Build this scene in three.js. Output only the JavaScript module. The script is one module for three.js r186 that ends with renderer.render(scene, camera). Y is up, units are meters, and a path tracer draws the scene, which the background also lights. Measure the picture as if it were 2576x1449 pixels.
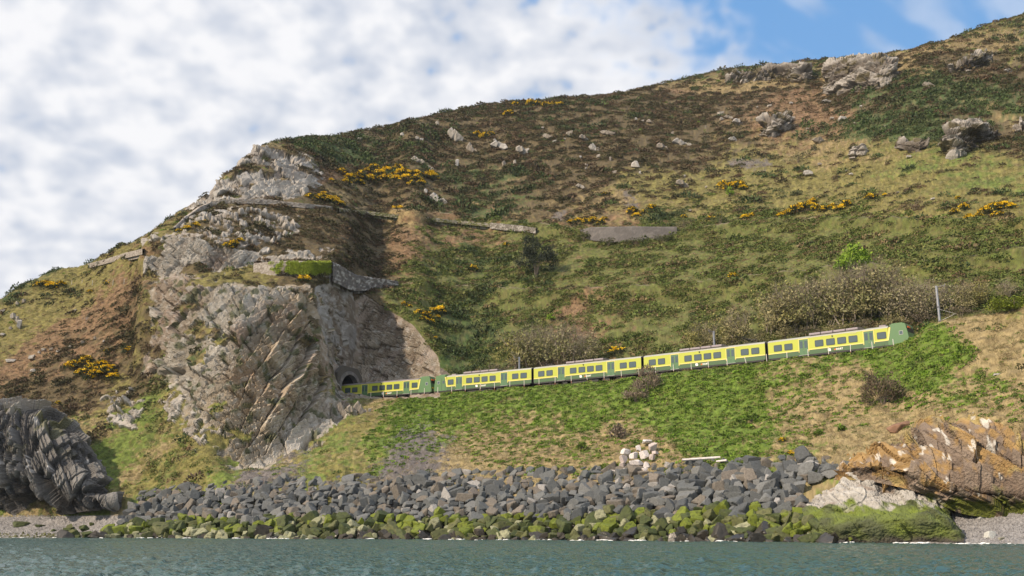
import * as THREE from 'three';
import { createNoise2D, createNoise3D } from 'simplex-noise';
import { mergeGeometries, mergeVertices, toCreasedNormals } from 'three/addons/utils/BufferGeometryUtils.js';
import { RoundedBoxGeometry } from 'three/addons/geometries/RoundedBoxGeometry.js';

// ---------------------------------------------------------------- camera, sky, sun, exposure
const W = 1024, H = 576;
const F = 2528, CX = 1288, CY = 724.5, PITCH = 13.47 * Math.PI / 180, CAMH = 1.3;   // lens of the boat-borne camera, in units of a 2576 px wide view
const scene = new THREE.Scene();
const camera = new THREE.PerspectiveCamera(2 * Math.atan(CY / F) * 180 / Math.PI, W / H, 0.5, 6000);
camera.position.set(0, CAMH, 0);
camera.lookAt(0, CAMH + Math.tan(PITCH) * 100, -100);
scene.add(camera);
const renderer = new THREE.WebGLRenderer({ antialias: true });
renderer.setSize(W, H);
renderer.toneMapping = THREE.LinearToneMapping;
renderer.toneMappingExposure = 1.1;
renderer.shadowMap.enabled = true;

function rng(seed) { let s = seed >>> 0; return () => { s = (s + 0x6d2b79f5) | 0; let t = Math.imul(s ^ (s >>> 15), 1 | s); t = (t + Math.imul(t ^ (t >>> 7), 61 | t)) ^ t; return ((t ^ (t >>> 14)) >>> 0) / 4294967296; }; }
const n2 = createNoise2D(rng(11)), n3 = createNoise3D(rng(12));
const clamp = (v, a = 0, b = 1) => Math.min(b, Math.max(a, v));
const lerp = (a, b, t) => a + (b - a) * t;
const smooth = (a, b, v) => { const t = clamp((v - a) / (b - a)); return t * t * (3 - 2 * t); };
function fbm2(x, y, o = 4) { let s = 0, a = 0.5; for (let i = 0; i < o; i++) { s += a * n2(x, y); x = x * 2.03 + 17.3; y = y * 2.03 - 9.1; a *= 0.5; } return s; }
function fbm3(x, y, z, o = 4) { let s = 0, a = 0.5; for (let i = 0; i < o; i++) { s += a * n3(x, y, z); x = x * 2.03 + 17.3; y = y * 2.03 - 9.1; z = z * 2.03 + 4.7; a *= 0.5; } return s; }

{ // broken cloud layer over blue sky, the same all round; a wide clear gap over the land to the right
  const w = 2048, h = 1024, data = new Float32Array(w * h * 4);
  for (let j = 0; j < h; j++) for (let i = 0; i < w; i++) {
    const az = (i + 0.5) / w * 2 * Math.PI - Math.PI, el = (j + 0.5) / h * Math.PI - Math.PI / 2;
    const dx = Math.cos(el) * Math.cos(az), dy = Math.sin(el), dz = Math.cos(el) * Math.sin(az);
    // cloud deck met at a height, softened near the horizon
    const q = 1 / (Math.max(dy, 0) + 0.28), cx = dx * q, cz = dz * q;
    const wx = 0.16 * fbm2(cx * 2.2 + 3, cz * 2.2, 3), wz = 0.16 * fbm2(cx * 2.2 - 8, cz * 2.2 + 5, 3);
    const big = fbm2(cx * 1.5 + wx + 4.2, cz * 1.5 + wz + 1.3, 3);
    const puff = fbm2(cx * 8.5 + wx * 1.2, cz * 8.5 + wz * 1.2, 5);
    const fine = fbm2(cx * 20 + wx * 4, cz * 20, 4);
    // clear gap: a band of sky to the right of the view (azimuth from straight ahead)
    const ahead = Math.atan2(dx, -dz), streak = ahead - 0.215 - 0.9 * (0.44 - el);
    const gap = smooth(-0.09, 0.09, streak + 0.10 * puff + 0.06 * fine) * (1 - smooth(0.75, 1.05, ahead));
    const wisps = 0.55 * smooth(-0.05, 0.55, fbm2(cx * 3.4 - cz * 2.4 + 1.9, cx * 7 + cz * 9, 4) + 0.35 * smooth(0.34, 0.46, ahead) - 0.15);
    let cover = smooth(-0.66, -0.22, big * 0.5 + puff * 0.85 + fine * 0.22 + 0.24);
    cover = lerp(cover, wisps * 0.6, gap);
    const bright = clamp(0.60 + 0.35 * big + 0.95 * puff + 0.25 * fbm2(cx * 2.6 + 9, cz * 2.6, 4) + 0.30 * fine);
    const sky = [lerp(0.23, 0.13, smooth(0.05, 0.8, el)), lerp(0.44, 0.32, smooth(0.05, 0.8, el)), lerp(0.74, 0.66, smooth(0.05, 0.8, el))];
    const cl = [lerp(0.54, 0.88, bright), lerp(0.59, 0.88, bright), lerp(0.69, 0.90, bright)];
    const o = (j * w + i) * 4, low = smooth(-0.02, 0.02, dy);
    for (let c = 0; c < 3; c++) data[o + c] = lerp(0.35, lerp(sky[c], cl[c], cover), low);
    data[o + 3] = 1;
  }
  const sky = new THREE.DataTexture(data, w, h, THREE.RGBAFormat, THREE.FloatType);
  sky.mapping = THREE.EquirectangularReflectionMapping; sky.magFilter = sky.minFilter = THREE.LinearFilter; sky.wrapS = THREE.RepeatWrapping; sky.needsUpdate = true;
  scene.background = sky; scene.environment = sky;
}
const sun = new THREE.DirectionalLight(0xffe8cc, 5.0);
sun.position.set(-385, 345, 30); sun.target.position.set(0, 40, -190);
sun.castShadow = true; sun.shadow.mapSize.set(4096, 4096); sun.shadow.radius = 4;
Object.assign(sun.shadow.camera, { left: -330, right: 330, top: 260, bottom: -260, near: 1, far: 1200 });
scene.add(sun, sun.target);
scene.fog = new THREE.FogExp2(0xc4d2e4, 0.00007);

// ---------------------------------------------------------------- naming and places
const used = new Map();
function numbered(name) { const n = used.get(name) || 0; used.set(name, n + 1); return n ? name + '_' + String(n).padStart(3, '0') : name; }
function tag(o, label, category, group, kind) { if (label) o.userData.label = label; if (category) o.userData.category = category; if (group) o.userData.group = group; if (kind) o.userData.kind = kind; return o; }
function mesh(name, geo, mat, parent = scene) { const m = new THREE.Mesh(geo, mat); m.name = parent === scene ? numbered(name) : name; m.castShadow = m.receiveShadow = true; parent.add(m); return m; }
function thing(name, label, category, pos, group) { const g = new THREE.Group(); g.name = numbered(name); if (pos) g.position.copy(pos); tag(g, label, category, group); scene.add(g); return g; }
const K = (py) => Math.tan(PITCH + Math.atan((CY - py) / F));       // rise per metre of distance
function at(px, py, d) { const y = d * K(py), zc = d * Math.cos(PITCH) + y * Math.sin(PITCH); return new THREE.Vector3((px - CX) / F * zc, y + CAMH, -d); }
function xAt(px, y, d) { return (px - CX) / F * (d * Math.cos(PITCH) + (y - CAMH) * Math.sin(PITCH)); }
function table(str) { const t = str.trim().split(/\s+/).map((s) => s.split(':').map(Number)); return (x) => { if (x <= t[0][0]) return t[0][1]; for (let i = 1; i < t.length; i++) if (x <= t[i][0]) return lerp(t[i - 1][1], t[i][1], (x - t[i - 1][0]) / (t[i][0] - t[i - 1][0])); return t[t.length - 1][1]; }; }

// railway: a level curve; s in metres along it from the first joint between cars, y of the rails
const RAIL = 24.0, CAR = 20.6;
const heading = (s) => (28.47 + 3.04 * (s / CAR - 0.5)) * Math.PI / 180;
const trackTable = []; { let x = -32.22, d = 187.88; const ds = 0.5; for (let s = 0; s >= -60; s -= ds) { trackTable[Math.round(s / ds) + 120] = [x, d]; const a = heading(s - ds / 2); x -= ds * Math.cos(a); d += ds * Math.sin(a); } x = -32.22; d = 187.88; for (let s = 0; s <= 170; s += ds) { trackTable[Math.round(s / ds) + 120] = [x, d]; const a = heading(s + ds / 2); x += ds * Math.cos(a); d -= ds * Math.sin(a); } }
function trackAt(s, off = 0, y = RAIL) { const f = clamp((s + 60) * 2, 0, trackTable.length - 1.001), i = Math.floor(f), t = f - i, a = heading(s); const x = lerp(trackTable[i][0], trackTable[i + 1][0], t), d = lerp(trackTable[i][1], trackTable[i + 1][1], t); return new THREE.Vector3(x + off * Math.sin(a), y, -(d + off * Math.cos(a))); }   // off > 0: inland
function dTrack(px) { let best = 1e9, bd = 0; for (const [x, d] of trackTable) { const e = Math.abs(xAt(px, RAIL, d) - x); if (e < best) { best = e; bd = d; } } return bd; }
// ---------------------------------------------------------------- the land: one surface lofted through profiles from the sea bed to the summit
const shore = table('-500:170 0:152 300:145 700:133 1000:126 1288:119 1600:111 2000:100 2300:91 2576:84 3000:78');
const crestPy = table('-500:930 -400:905 -150:820 0:752 120:702 250:650 360:600 450:536 520:487 560:452 600:412 640:378 700:362 800:355 900:338 1000:318 1060:300 1130:286 1260:262 1400:255 1480:247 1620:228 1700:208 1800:185 1900:172 2080:154 2200:146 2290:131 2400:101 2480:71 2576:43 2700:0 3000:-80');
const ripPy = table('1000:1192 1288:1182 1600:1170 1800:1155 2000:1148 2110:1150 2250:1125 2400:1085 2576:1055 3000:1030');
const edgePy = table('1000:1000 1090:995 1340:976 1500:963 1617:950 1800:927 1930:913 2100:894 2200:882 2260:868 2300:848 2340:818 2400:803 2480:792 2576:775 3000:735');
const lowPy = table('1000:716 1100:728 1300:741 1500:742 1800:725 2100:690 2300:680 2576:650 3000:620');
const upPy = table('1000:540 1100:549 1230:562 1350:574 1465:588 1700:592 1900:572 2100:562 2300:568 2576:575 3000:580');
const steep = table('1000:.71 1500:.69 1750:.655 2050:.655 2180:.69 2320:.73 2576:.73 3000:.73');
// rows 3 to 12 of each profile: height in view and distance; a negative distance is a slope from the row below
const profiles = [
  [-400, [[1290, 180], [1230, -.9], [1170, -.9], [1110, -.8], [1060, -.7], [1020, -.66], [985, -.66], [955, -.66], [930, -.66], [905, -.62]]],
  [-150, [[1290, 170], [1220, -.9], [1150, -.9], [1070, -.8], [1010, -.7], [960, -.66], [920, -.66], [880, -.66], [850, -.66], [820, -.62]]],
  [0, [[1290, 163], [1200, -.85], [1110, -.8], [1030, -.75], [960, -.7], [900, -.68], [850, -.66], [810, -.66], [780, -.66], [752, -.62]]],
  [180, [[1285, 158], [1190, -.85], [1090, -.8], [1010, -.75], [950, -.7], [890, -.68], [840, -.66], [780, -.66], [725, -.66], [676, -.62]]],
  [320, [[1238, 157], [1170, 164], [1070, 172], [990, 180], [930, 186], [860, 193], [790, 200], [720, 208], [665, 215], [616, 224]]],
  [368, [[1234, 156], [1150, 163], [1040, 172], [945, 180], [712, 191], [700, 196], [612, 201], [606, 207], [600, 214], [595, 222]]],
  [450, [[1222, 153], [1120, 160], [1020, 167], [930, 173], [705, 186], [690, 192], [598, 198], [556, 214], [545, 222], [536, 232]]],
  [520, [[1216, 150], [1110, 158], [1010, 164], [900, 170], [715, 182], [680, 190], [600, 196], [521, 222], [503, 228], [487, 237]]],
  [600, [[1209, 148], [1172, 157], [1010, 162], [870, 168], [720, 180], [680, 190], [602, 197], [508, 225], [460, 236], [413, 252]]],
  [650, [[1207, 147], [1175, 157], [1010, 163], [860, 169], [722, 181], [672, 192], [602, 200], [506, 227], [440, 240], [376, 264]]],
  [720, [[1204, 146], [1130, 160], [1000, 167], [860, 172], [718, 183], [660, 193], [612, 203], [508, 230], [430, 247], [361, 288]]],
  [780, [[1201, 145], [1100, 163], [985, 173], [850, 177], [722, 184], [657, 194], [612, 205], [512, 232], [430, 254], [356, 312]]],
  [800, [[1200, 145], [1092, 164], [988, 175], [850, 179], [715, 187], [656, 194.5], [612, 206], [514, 233], [430, 262], [355, 320]]],
  [820, [[1199, 144], [1085, 165], [990, 177], [890, 180], [705, 191.5], [656, 195], [612, 208], [516, 234], [430, 270], [353, 328]]],
  [838, [[1198, 144], [1075, 166], [992, 179], [900, 187], [695, 194.5], [658, 196], [612, 210], [518, 236], [430, 276], [350, 336]]],
  [870, [[1197, 143], [1065, 167], [998, 183], [930, 194], [700, 200], [672, 203], [605, 216], [523, 241], [430, 286], [344, 352]]],
  [905, [[1196, 143], [1062, 166], [1002, 183.5], [945, 199], [738, 204], [690, 213], [606, 232], [528, 254], [430, 294], [337, 366]]],
  [960, [[1194, 142], [1066, 164], [1003, 182], [950, 197], [766, 201], [702, 217], [618, 240], [536, 264], [430, 302], [326, 380]]],
  [1040, [[1191, 140], [1075, 160], [1000, 179], [945, 193], [815, 196], [720, -.72], [630, -.7], [543, -.7], [430, -.7], [306, -.7]]],
  [1105, [[1189, 138], [1080, 158], [994, 176], [938, 189], [890, 191], [730, -.72], [640, -.7], [549, -.7], [425, -.7], [291, -.7]]],
];
for (const px of [1200, 1300, 1450, 1600, 1750, 1900, 2050, 2180, 2260, 2300, 2340, 2400, 2480, 2576, 2750, 3000]) {
  const dT = dTrack(px), t = steep(px), d3 = shore(px) + 14, knoll = px > 2280, d5 = dT - (knoll ? 4 : 2.2);
  const low = lowPy(px), up = upPy(px), c = crestPy(px);
  const y3 = CAMH + d3 * K(ripPy(px)), y5 = CAMH + d5 * K(edgePy(px));
  profiles.push([px, [[ripPy(px), d3], ['y', (y3 + y5) / 2 - 0.9, (d3 + d5) / 2], [edgePy(px), d5], ['y', 23.5, dT + (knoll ? 4 : 6)], ['y', 26, dT + 9], [low, -t - .03], [(low + up) / 2, -t], [up, -t], [(up * .55 + c * .45), -t], [c, -t]]]);
}
const NROW = 15, NET = profiles.map(([px, e]) => {
  const d1 = shore(px), beach = px < 260 ? 1 : px > 2330 ? 1 : 0;
  const p = [[-6, d1 - 45], [-0.25, d1], beach ? [2.6, d1 + 9] : [1.0, d1 + 4]];
  for (const [a, b, c] of e) {
    if (a === 'y') { p.push([b, c]); continue; }
    if (b > 0) { p.push([CAMH + b * K(a), b]); continue; }
    const [y0, d0] = p[p.length - 1], k = K(a), d = Math.max(d0 + 0.5, (y0 + d0 * b - CAMH) / (k + b)); p.push([CAMH + d * k, d]);
  }
  const [yc, dc] = p[12]; p.push([yc + 1.5, dc + 25]); p.push([yc - 40, dc + 260]);
  return { px, p };
});
function slopes(xs, ys) { const n = xs.length, m = new Array(n).fill(0), dl = []; for (let i = 0; i < n - 1; i++) dl.push((ys[i + 1] - ys[i]) / (xs[i + 1] - xs[i])); m[0] = dl[0]; m[n - 1] = dl[n - 2]; for (let i = 1; i < n - 1; i++) { if (dl[i - 1] * dl[i] <= 0) continue; const a = xs[i] - xs[i - 1], b = xs[i + 1] - xs[i], w1 = 2 * b + a, w2 = b + 2 * a; m[i] = (w1 + w2) / (w1 / dl[i - 1] + w2 / dl[i]); } return m; }
function pchip(xs, ys) { const m = slopes(xs, ys); return (x) => { let i = 0; while (i < xs.length - 2 && x > xs[i + 1]) i++; const h = xs[i + 1] - xs[i], t = clamp((x - xs[i]) / h), a = t * t * t, b = t * t; return (2 * a - 3 * b + 1) * ys[i] + (a - 2 * b + t) * h * m[i] + (3 * b - 2 * a) * ys[i + 1] + (a - b) * h * m[i + 1]; }; }
const netPx = NET.map((n) => n.px), rowY = [], rowD = [];
for (let r = 0; r < NROW; r++) { rowY.push(pchip(netPx, NET.map((n) => n.p[r][0]))); rowD.push(pchip(netPx, NET.map((n) => n.p[r][1]))); }
const U = []; for (let px = -390; px < -40; px += 14) U.push(px); for (let px = -40; px < 2620; px += 2.8) U.push(px); for (let px = 2620; px <= 2990; px += 14) U.push(px);
const PER = [4, 14, 16, 50, 54, 60, 88, 46, 46, 48, 50, 52, 6, 3], V = []; PER.forEach((n, r) => { for (let i = 0; i < n; i++) V.push(r + i / n); }); V.push(NROW - 1);
const NU = U.length, NV = V.length, base = new Float32Array(NU * NV * 3);
const rowIx = Array.from({ length: NROW }, (_, i) => i);
for (let u = 0; u < NU; u++) {
  const px = U[u], fy = pchip(rowIx, rowY.map((f) => f(px))), fd = pchip(rowIx, rowD.map((f) => f(px)));
  for (let v = 0; v < NV; v++) { const y = fy(V[v]), d = fd(V[v]), o = (v * NU + u) * 3; base[o] = xAt(px, y, d); base[o + 1] = y; base[o + 2] = -d; }
}
// where the line of sight px, py meets the land
const vertAt = (u, v, out) => out.set(base[(v * NU + u) * 3], base[(v * NU + u) * 3 + 1], base[(v * NU + u) * 3 + 2]);
function landHit(px, py, from = 1, to = NROW - 2) {
  const uf = clamp(U.findIndex((x) => x > px) - 1, 0, NU - 2), t = clamp((px - U[uf]) / (U[uf + 1] - U[uf])), a = new THREE.Vector3(), b = new THREE.Vector3();
  let prev = null; const k = K(py);
  for (let v = 0; v < NV; v++) {
    if (V[v] < from || V[v] > to) continue;
    const p = vertAt(uf, v, a).clone().lerp(vertAt(uf + 1, v, b), t), e = p.y - CAMH + p.z * k;
    if (prev && prev.e <= 0 && e > 0) { const w = prev.e / (prev.e - e); const q = prev.p.clone().lerp(p, w); q.v = v; q.u = uf; return q; }
    prev = { p, e };
  }
  const q = prev.p.clone(); q.u = uf; q.v = NV - 4; return q;
}
function landNormal(q) { const u = clamp(q.u, 1, NU - 3), v = clamp(q.v, 2, NV - 4), a = vertAt(u + 2, v, new THREE.Vector3()), b = vertAt(u - 1, v, new THREE.Vector3()), c = vertAt(u, v + 2, new THREE.Vector3()), d = vertAt(u, v - 2, new THREE.Vector3()); return a.sub(b).cross(c.sub(d)).normalize(); }

// rock: cells of tilted planes, stretched along the bedding
function hash3(x, y, z, k) { let h = Math.imul(x, 374761393) ^ Math.imul(y, 668265263) ^ Math.imul(z, 2147483647 - 1274126177) ^ Math.imul(k + 1, 1103515245); h = Math.imul(h ^ (h >>> 13), 1274126177); h = Math.imul(h ^ (h >>> 16), 2246822519); return ((h ^ (h >>> 15)) >>> 0) / 4294967296; }
function facet(x, y, z, seed) { // returns [height, cell hash, edge closeness]
  const ix = Math.floor(x), iy = Math.floor(y), iz = Math.floor(z); let b1 = 9, b2 = 9, cx = 0, cy = 0, cz = 0, px = 0, py = 0, pz = 0;
  for (let a = -1; a <= 1; a++) for (let b = -1; b <= 1; b++) for (let c = -1; c <= 1; c++) {
    const X = ix + a, Y = iy + b, Z = iz + c, qx = X + hash3(X, Y, Z, seed) - x, qy = Y + hash3(X, Y, Z, seed + 1) - y, qz = Z + hash3(X, Y, Z, seed + 2) - z, d = qx * qx + qy * qy + qz * qz;
    if (d < b1) { b2 = b1; b1 = d; cx = X; cy = Y; cz = Z; px = qx; py = qy; pz = qz; } else if (d < b2) b2 = d;
  }
  const h = hash3(cx, cy, cz, seed + 3), tx = hash3(cx, cy, cz, seed + 4) - .5, ty = hash3(cx, cy, cz, seed + 5) - .5, tz = hash3(cx, cy, cz, seed + 6) - .5;
  return [h - .5 + 1.1 * (tx * px + ty * py + tz * pz), h, Math.sqrt(b2) - Math.sqrt(b1)];
}
function strata(q, ang, thick, len, seed) { // beds cut by joints into blocks
  const c = Math.cos(ang), s = Math.sin(ang), w = .28 * n3(q.x * .10, q.y * .10, q.z * .10 + seed); const a = (q.x * c + q.y * s) + .2 * n3(q.x * .3 + seed, q.y * .3, 5), b = (-q.x * s + q.y * c + .25 * q.z) / thick + w, k = Math.floor(b), f = b - k;
  const kk = len * (.6 + .9 * hash3(k, 3, 1, seed)), g = a / kk + hash3(k, 1, 7, seed) * 9, m = Math.floor(g), e = g - m;
  return { k, f, m, e, h: hash3(k, m, 5, seed), lay: hash3(k, 9, 2, seed), gap: Math.min(f * thick, (1 - f) * thick, e * kk, (1 - e) * kk) };
}
// rotate into bedding: long axis along `a` in the x-y plane
function bedded(p, ang, sx, sy, sz) { const c = Math.cos(ang), s = Math.sin(ang); return [(p[0] * c + p[1] * s) / sx, (-p[0] * s + p[1] * c) / sy, p[2] / sz]; }

// rock areas, outlined on the land
const rockAreas = [
  { name: 'sea_cliff', pts: '372,940 374,850 380,770 394,708 470,694 560,712 640,722 740,716 792,722 800,800 822,900 842,1003 884,1000 868,1050 800,1110 760,1140 720,1150 650,1182 600,1180 585,1165 560,1100 470,1040 440,965', ang: 0.95, size: 1, amp: 1.0, ledge: .46, look: 'cliff', label: ['sheer pale grey and buff rock cliff beside the tunnel mouth', 'cliff'] },
  { name: 'netted_cliff', pts: '793,722 820,712 846,704 880,705 893,760 898,860 880,925 884,1000 842,1003 822,900 800,800', ang: 1.5, size: .8, amp: .34, look: 'net', label: ['dark grey cut rock face above the tunnel mouth, below the stone wall', 'rock face'] },
  { name: 'rock_cutting', pts: '893,760 912,738 962,770 1040,818 1104,900 1106,1000 884,1000 880,925 898,860', ang: 1.25, size: .7, amp: .45, look: 'cut', label: ['brown rock cutting face behind the rear carriage, right of the tunnel', 'rock face'] },
  { name: 'rock_band', pts: '357,640 362,610 440,590 520,600 600,625 700,642 790,632 826,622 832,655 700,660 600,676 480,694 362,708', ang: 1.0, size: .8, amp: .8, ledge: .40, look: 'band', label: ['grey rock band running above the grassy ledge on the headland', 'rock face'] },
  { name: 'rocky_crag', pts: '470,532 520,484 560,446 600,408 640,374 690,374 770,388 798,420 800,470 770,498 640,501 560,508', ang: .8, size: .9, amp: 1, ledge: .38, look: 'crag', label: ['broad grey crag on the skyline at the left shoulder of the hill', 'crag'] },
  { name: 'rock_ribs', pts: '440,592 470,560 540,530 640,527 740,548 780,575 720,600 660,640 560,606 500,596', ang: .5, size: .6, amp: .7, patch: .10, look: 'crag', label: ['pale broken rock ribs showing through the heather of the rounded headland', 'rock outcrop'] },
  { name: 'gully_rocks', pts: '250,1005 290,985 350,1010 370,1050 340,1085 290,1060', ang: .8, size: .5, amp: .7, patch: -.10, look: 'crag', label: ['pale broken rocks in the grass above the dark outcrop', 'rock outcrop'] },
  { name: 'gully_rocks', pts: '410,990 450,1000 520,1060 545,1110 470,1090 415,1050', ang: .8, size: .5, amp: .6, patch: .05, look: 'crag', label: ['pale rock ribs in the grass below the cliff foot', 'rock outcrop'] },
];
for (const r of rockAreas) { r.poly = r.pts.split(' ').map((s) => { const [a, b] = s.split(',').map(Number), q = landHit(a, b); return [q.x, q.y]; }); r.lo = [Math.min(...r.poly.map((p) => p[0])) - 3, Math.min(...r.poly.map((p) => p[1])) - 3]; r.hi = [Math.max(...r.poly.map((p) => p[0])) + 3, Math.max(...r.poly.map((p) => p[1])) + 3]; }
function inside(poly, x, y) { let c = false; for (let i = 0, j = poly.length - 1; i < poly.length; j = i++) { const [a, b] = poly[i], [d, e] = poly[j]; if ((b > y) !== (e > y) && x < (d - a) * (y - b) / (e - b) + a) c = !c; } return c; }
function edgeDist(poly, x, y) { let m = 1e9; for (let i = 0, j = poly.length - 1; i < poly.length; j = i++) { const [a, b] = poly[j], [d, e] = poly[i], vx = d - a, vy = e - b, t = clamp(((x - a) * vx + (y - b) * vy) / (vx * vx + vy * vy + 1e-9)); m = Math.min(m, Math.hypot(x - a - vx * t, y - b - vy * t)); } return m; }

const caves = [landHit(386, 934), landHit(442, 936), landHit(415, 944)];
// what grows where: strokes laid on the land, read in metres of the elevation of the hill
const TYPES = ['heather', 'gorse', 'bracken', 'drygrass', 'olive', 'grass', 'scramble', 'scree', 'leafy', 'tan'];
const PAL = [[.088, .068, .034], [.050, .086, .022], [.195, .125, .070], [.24, .185, .088], [.175, .160, .050], [.120, .165, .032], [.100, .118, .030], [.125, .115, .112], [.105, .165, .022], [.255, .205, .105]];
const strokes = [];
function stroke(type, px, py, rx, ry, w = 1) { const q = landHit(px, py), q2 = landHit(px, py - 12), q3 = landHit(px, py + 12), d = -q.z; const yy = Math.max(.5, (q2.y - q3.y) / 24); strokes.push({ low: V[q.v] < 5.3, t: TYPES.indexOf(type), x: q.x, y: q.y, rx: rx * d / F, ry: ry * yy, w }); }
const S = (str) => str.trim().split('\n').forEach((l) => { const [t, ...n] = l.trim().split(/\s+/); stroke(t, ...n.map(Number)); });
S(`heather 1300 310 420 70 1.3
heather 1150 290 260 22 1.5
heather 1450 262 300 22 1.6
gorse 1350 272 200 14 1
heather 850 362 200 14 1
gorse 1000 335 160 14 1
heather 1620 240 120 20 1.3
heather 1000 380 250 60 .9
gorse 950 395 200 34 1.3
gorse 850 370 110 25 1.3
gorse 1150 440 130 30 .9
gorse 1320 430 120 30 .8
gorse 1500 300 160 24 .9
gorse 2250 250 70 60 .9
bracken 2050 240 160 26 1.2
bracken 1720 230 90 12 1.2
drygrass 2240 175 60 40 1.2
olive 1600 450 120 30 .9
gorse 1240 520 160 26 .7
grass 2050 470 160 26 .6
grass 1760 440 90 20 .6
gorse 1650 545 90 12 1
gorse 1900 520 120 12 .6
bracken 815 450 22 60 1.6
drygrass 1150 440 250 60 .6
heather 1450 430 220 70 1
heather 1650 360 180 60 1.2
heather 1850 260 160 35 .9
bracken 1950 300 160 60 1
drygrass 1850 215 200 22 1.4
bracken 2150 300 70 60 1.3
drygrass 2130 380 150 60 1
olive 1750 470 300 60 1
drygrass 1550 480 150 40 1
bracken 1600 520 170 25 .8
scree 1580 492 34 20 1.7
scree 1410 541 30 8 1.5
scree 1850 409 30 9 1.4
scree 1915 415 45 12 1.5
grass 2400 440 200 60 .7
olive 2450 400 200 90 .9
heather 2270 270 110 90 1.7
gorse 2230 330 90 50 1.3
gorse 2420 230 140 50 1.2
grass 2450 430 160 50 .9
gorse 2330 300 90 60 .9
heather 2450 180 120 60 1.2
drygrass 2400 110 150 25 1.2
drygrass 2500 280 100 40 .7
olive 2150 480 250 50 .9
bracken 2500 360 90 30 .6
heather 1050 500 200 35 .9
drygrass 880 500 60 30 .7
gorse 1000 520 160 20 .5
drygrass 950 545 120 16 1.3
grass 740 516 90 8 1.6
bracken 900 585 80 40 1.4
bracken 1000 640 90 50 1.2
heather 870 600 60 50 2.4
heather 905 672 80 36 2.4
heather 690 565 140 45 1.7
heather 560 570 80 30 .9
olive 480 590 70 20 .5
olive 620 690 140 16 1.6
heather 760 700 60 14 .8
drygrass 1100 590 200 30 .7
scramble 1300 650 200 60 .9
bracken 1200 600 140 40 1.2
gorse 1280 690 120 30 .8
scramble 1800 640 300 60 1.3
bracken 1700 700 170 30 1.2
scramble 2150 600 300 50 1.3
bracken 2000 650 60 30 .7
olive 2450 620 180 50 .6
scramble 2400 690 200 50 1
bracken 2480 640 60 30 .7
gorse 1150 850 110 70 1.5
scramble 1100 760 130 40 1.3
heather 980 740 60 30 1
bracken 1500 830 170 60 1.3
scramble 1600 790 150 50 .9
olive 1560 860 60 40 .7
heather 1450 800 100 40 .5
scramble 1800 790 150 50 .9
olive 2100 820 300 60 .7
bracken 2000 730 120 25 .6
olive 100 790 150 60 1.2
gorse 60 735 120 18 .6
olive 280 690 100 35 1.2
grass 330 670 40 30 1.1
bracken 260 820 120 50 1.6
bracken 130 860 120 40 1.3
heather 160 950 170 40 1.8
bracken 40 900 60 20 1
scree 210 815 60 18 1.3
olive 330 960 60 40 .8
olive 450 1020 90 60 .9
scramble 380 1000 80 40 1.1
grass 330 1120 80 60 1
scramble 420 1120 130 80 1.3
grass 300 1080 60 60 1
olive 520 1165 90 30 1.1
heather 330 1010 60 40 .8
bracken 480 1060 60 40 .7
grass 560 1195 40 12 1.5
heather 230 1090 40 50 1.2
olive 360 620 60 20 1
grass 790 668 50 10 1.4`);
S(`leafy 1100 1005 140 18 3
leafy 1300 1000 180 26 3.2
leafy 1500 982 200 22 3.2
leafy 1720 1000 130 34 3
tan 1650 1130 200 26 1.7
olive 1800 1115 200 30 1.2
tan 1450 1100 120 30 1.4
leafy 1800 970 160 40 2.4
leafy 1770 1055 80 24 1.5
leafy 2000 938 170 22 3.2
tan 2050 1000 120 40 1.6
leafy 2150 908 130 14 3.2
leafy 2280 870 60 12 2.2
leafy 2400 880 40 40 2.4
leafy 2330 950 50 36 2.2
leafy 1460 1110 60 22 1.4
leafy 960 1050 60 22 1.2
leafy 1000 1110 60 30 1
leafy 1440 1040 120 25 1
tan 1250 1075 200 35 1.7
tan 1400 1150 200 30 1.6
tan 2000 1045 180 60 1.7
olive 2000 1080 200 40 1.0
olive 2430 960 160 50 1.0
grass 2150 1085 160 20 1.1
tan 2150 980 110 35 1.6
tan 2350 900 40 30 1.2
tan 2480 900 130 110 2.4
tan 2250 1050 120 60 2
tan 1800 1120 150 35 1.6
tan 960 1030 80 20 1.1
grass 820 1150 90 40 1.2
olive 900 1100 120 50 1.2
grass 1350 1160 120 22 .8
grass 1960 1128 200 14 1.4
grass 2100 1100 120 30 .8
scree 1040 1090 60 50 1.9
scree 1110 1160 120 26 2
scree 985 1180 60 18 1.2
scree 880 1110 24 46 1.5
scree 640 1200 90 12 2
scree 740 1185 60 10 1.6
tan 1560 1085 90 20 .9`);
const nT = TYPES.map((_, i) => i * 37.7);
function ground(x, y, z, v, out, u) { // scores of the ten covers
  for (let i = 0; i < 10; i++) out[i] = 0;
  if (V[v] > 5.6) { const mid = V[v] < 10.0 && U[u] > 860; out[0] = mid ? .05 : .35; out[3] = mid ? .1 : .28; out[4] = .3; out[1] = mid ? .22 : .15; out[6] = mid ? .75 : -.3; out[2] = mid ? .25 : .1; } else { out[9] = .55; out[4] = .45; out[5] = .35; }
  const low = V[v] < 5.5; for (const s of strokes) { if (s.low !== low) continue; const a = (x - s.x) / s.rx, b = (y - s.y) / s.ry, r = a * a + b * b; if (r < 5) out[s.t] += (low ? .66 : 1.25) * s.w * Math.exp(-r * 1.1); }
  if (low) { out[7] -= .25; } for (let i = 0; i < 10; i++) out[i] += .34 * n3(x * .055 + nT[i], y * .085, z * .055) + .42 * n3(x * .16 + nT[i], y * .25, z * .16) + .42 * n3(x * .5, y * .75 + nT[i], z * .5) + (low ? .4 * n3(x * 1.3, y * 1.6 + nT[i], z * 1.3) : 0);
  return out;
}
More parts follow.
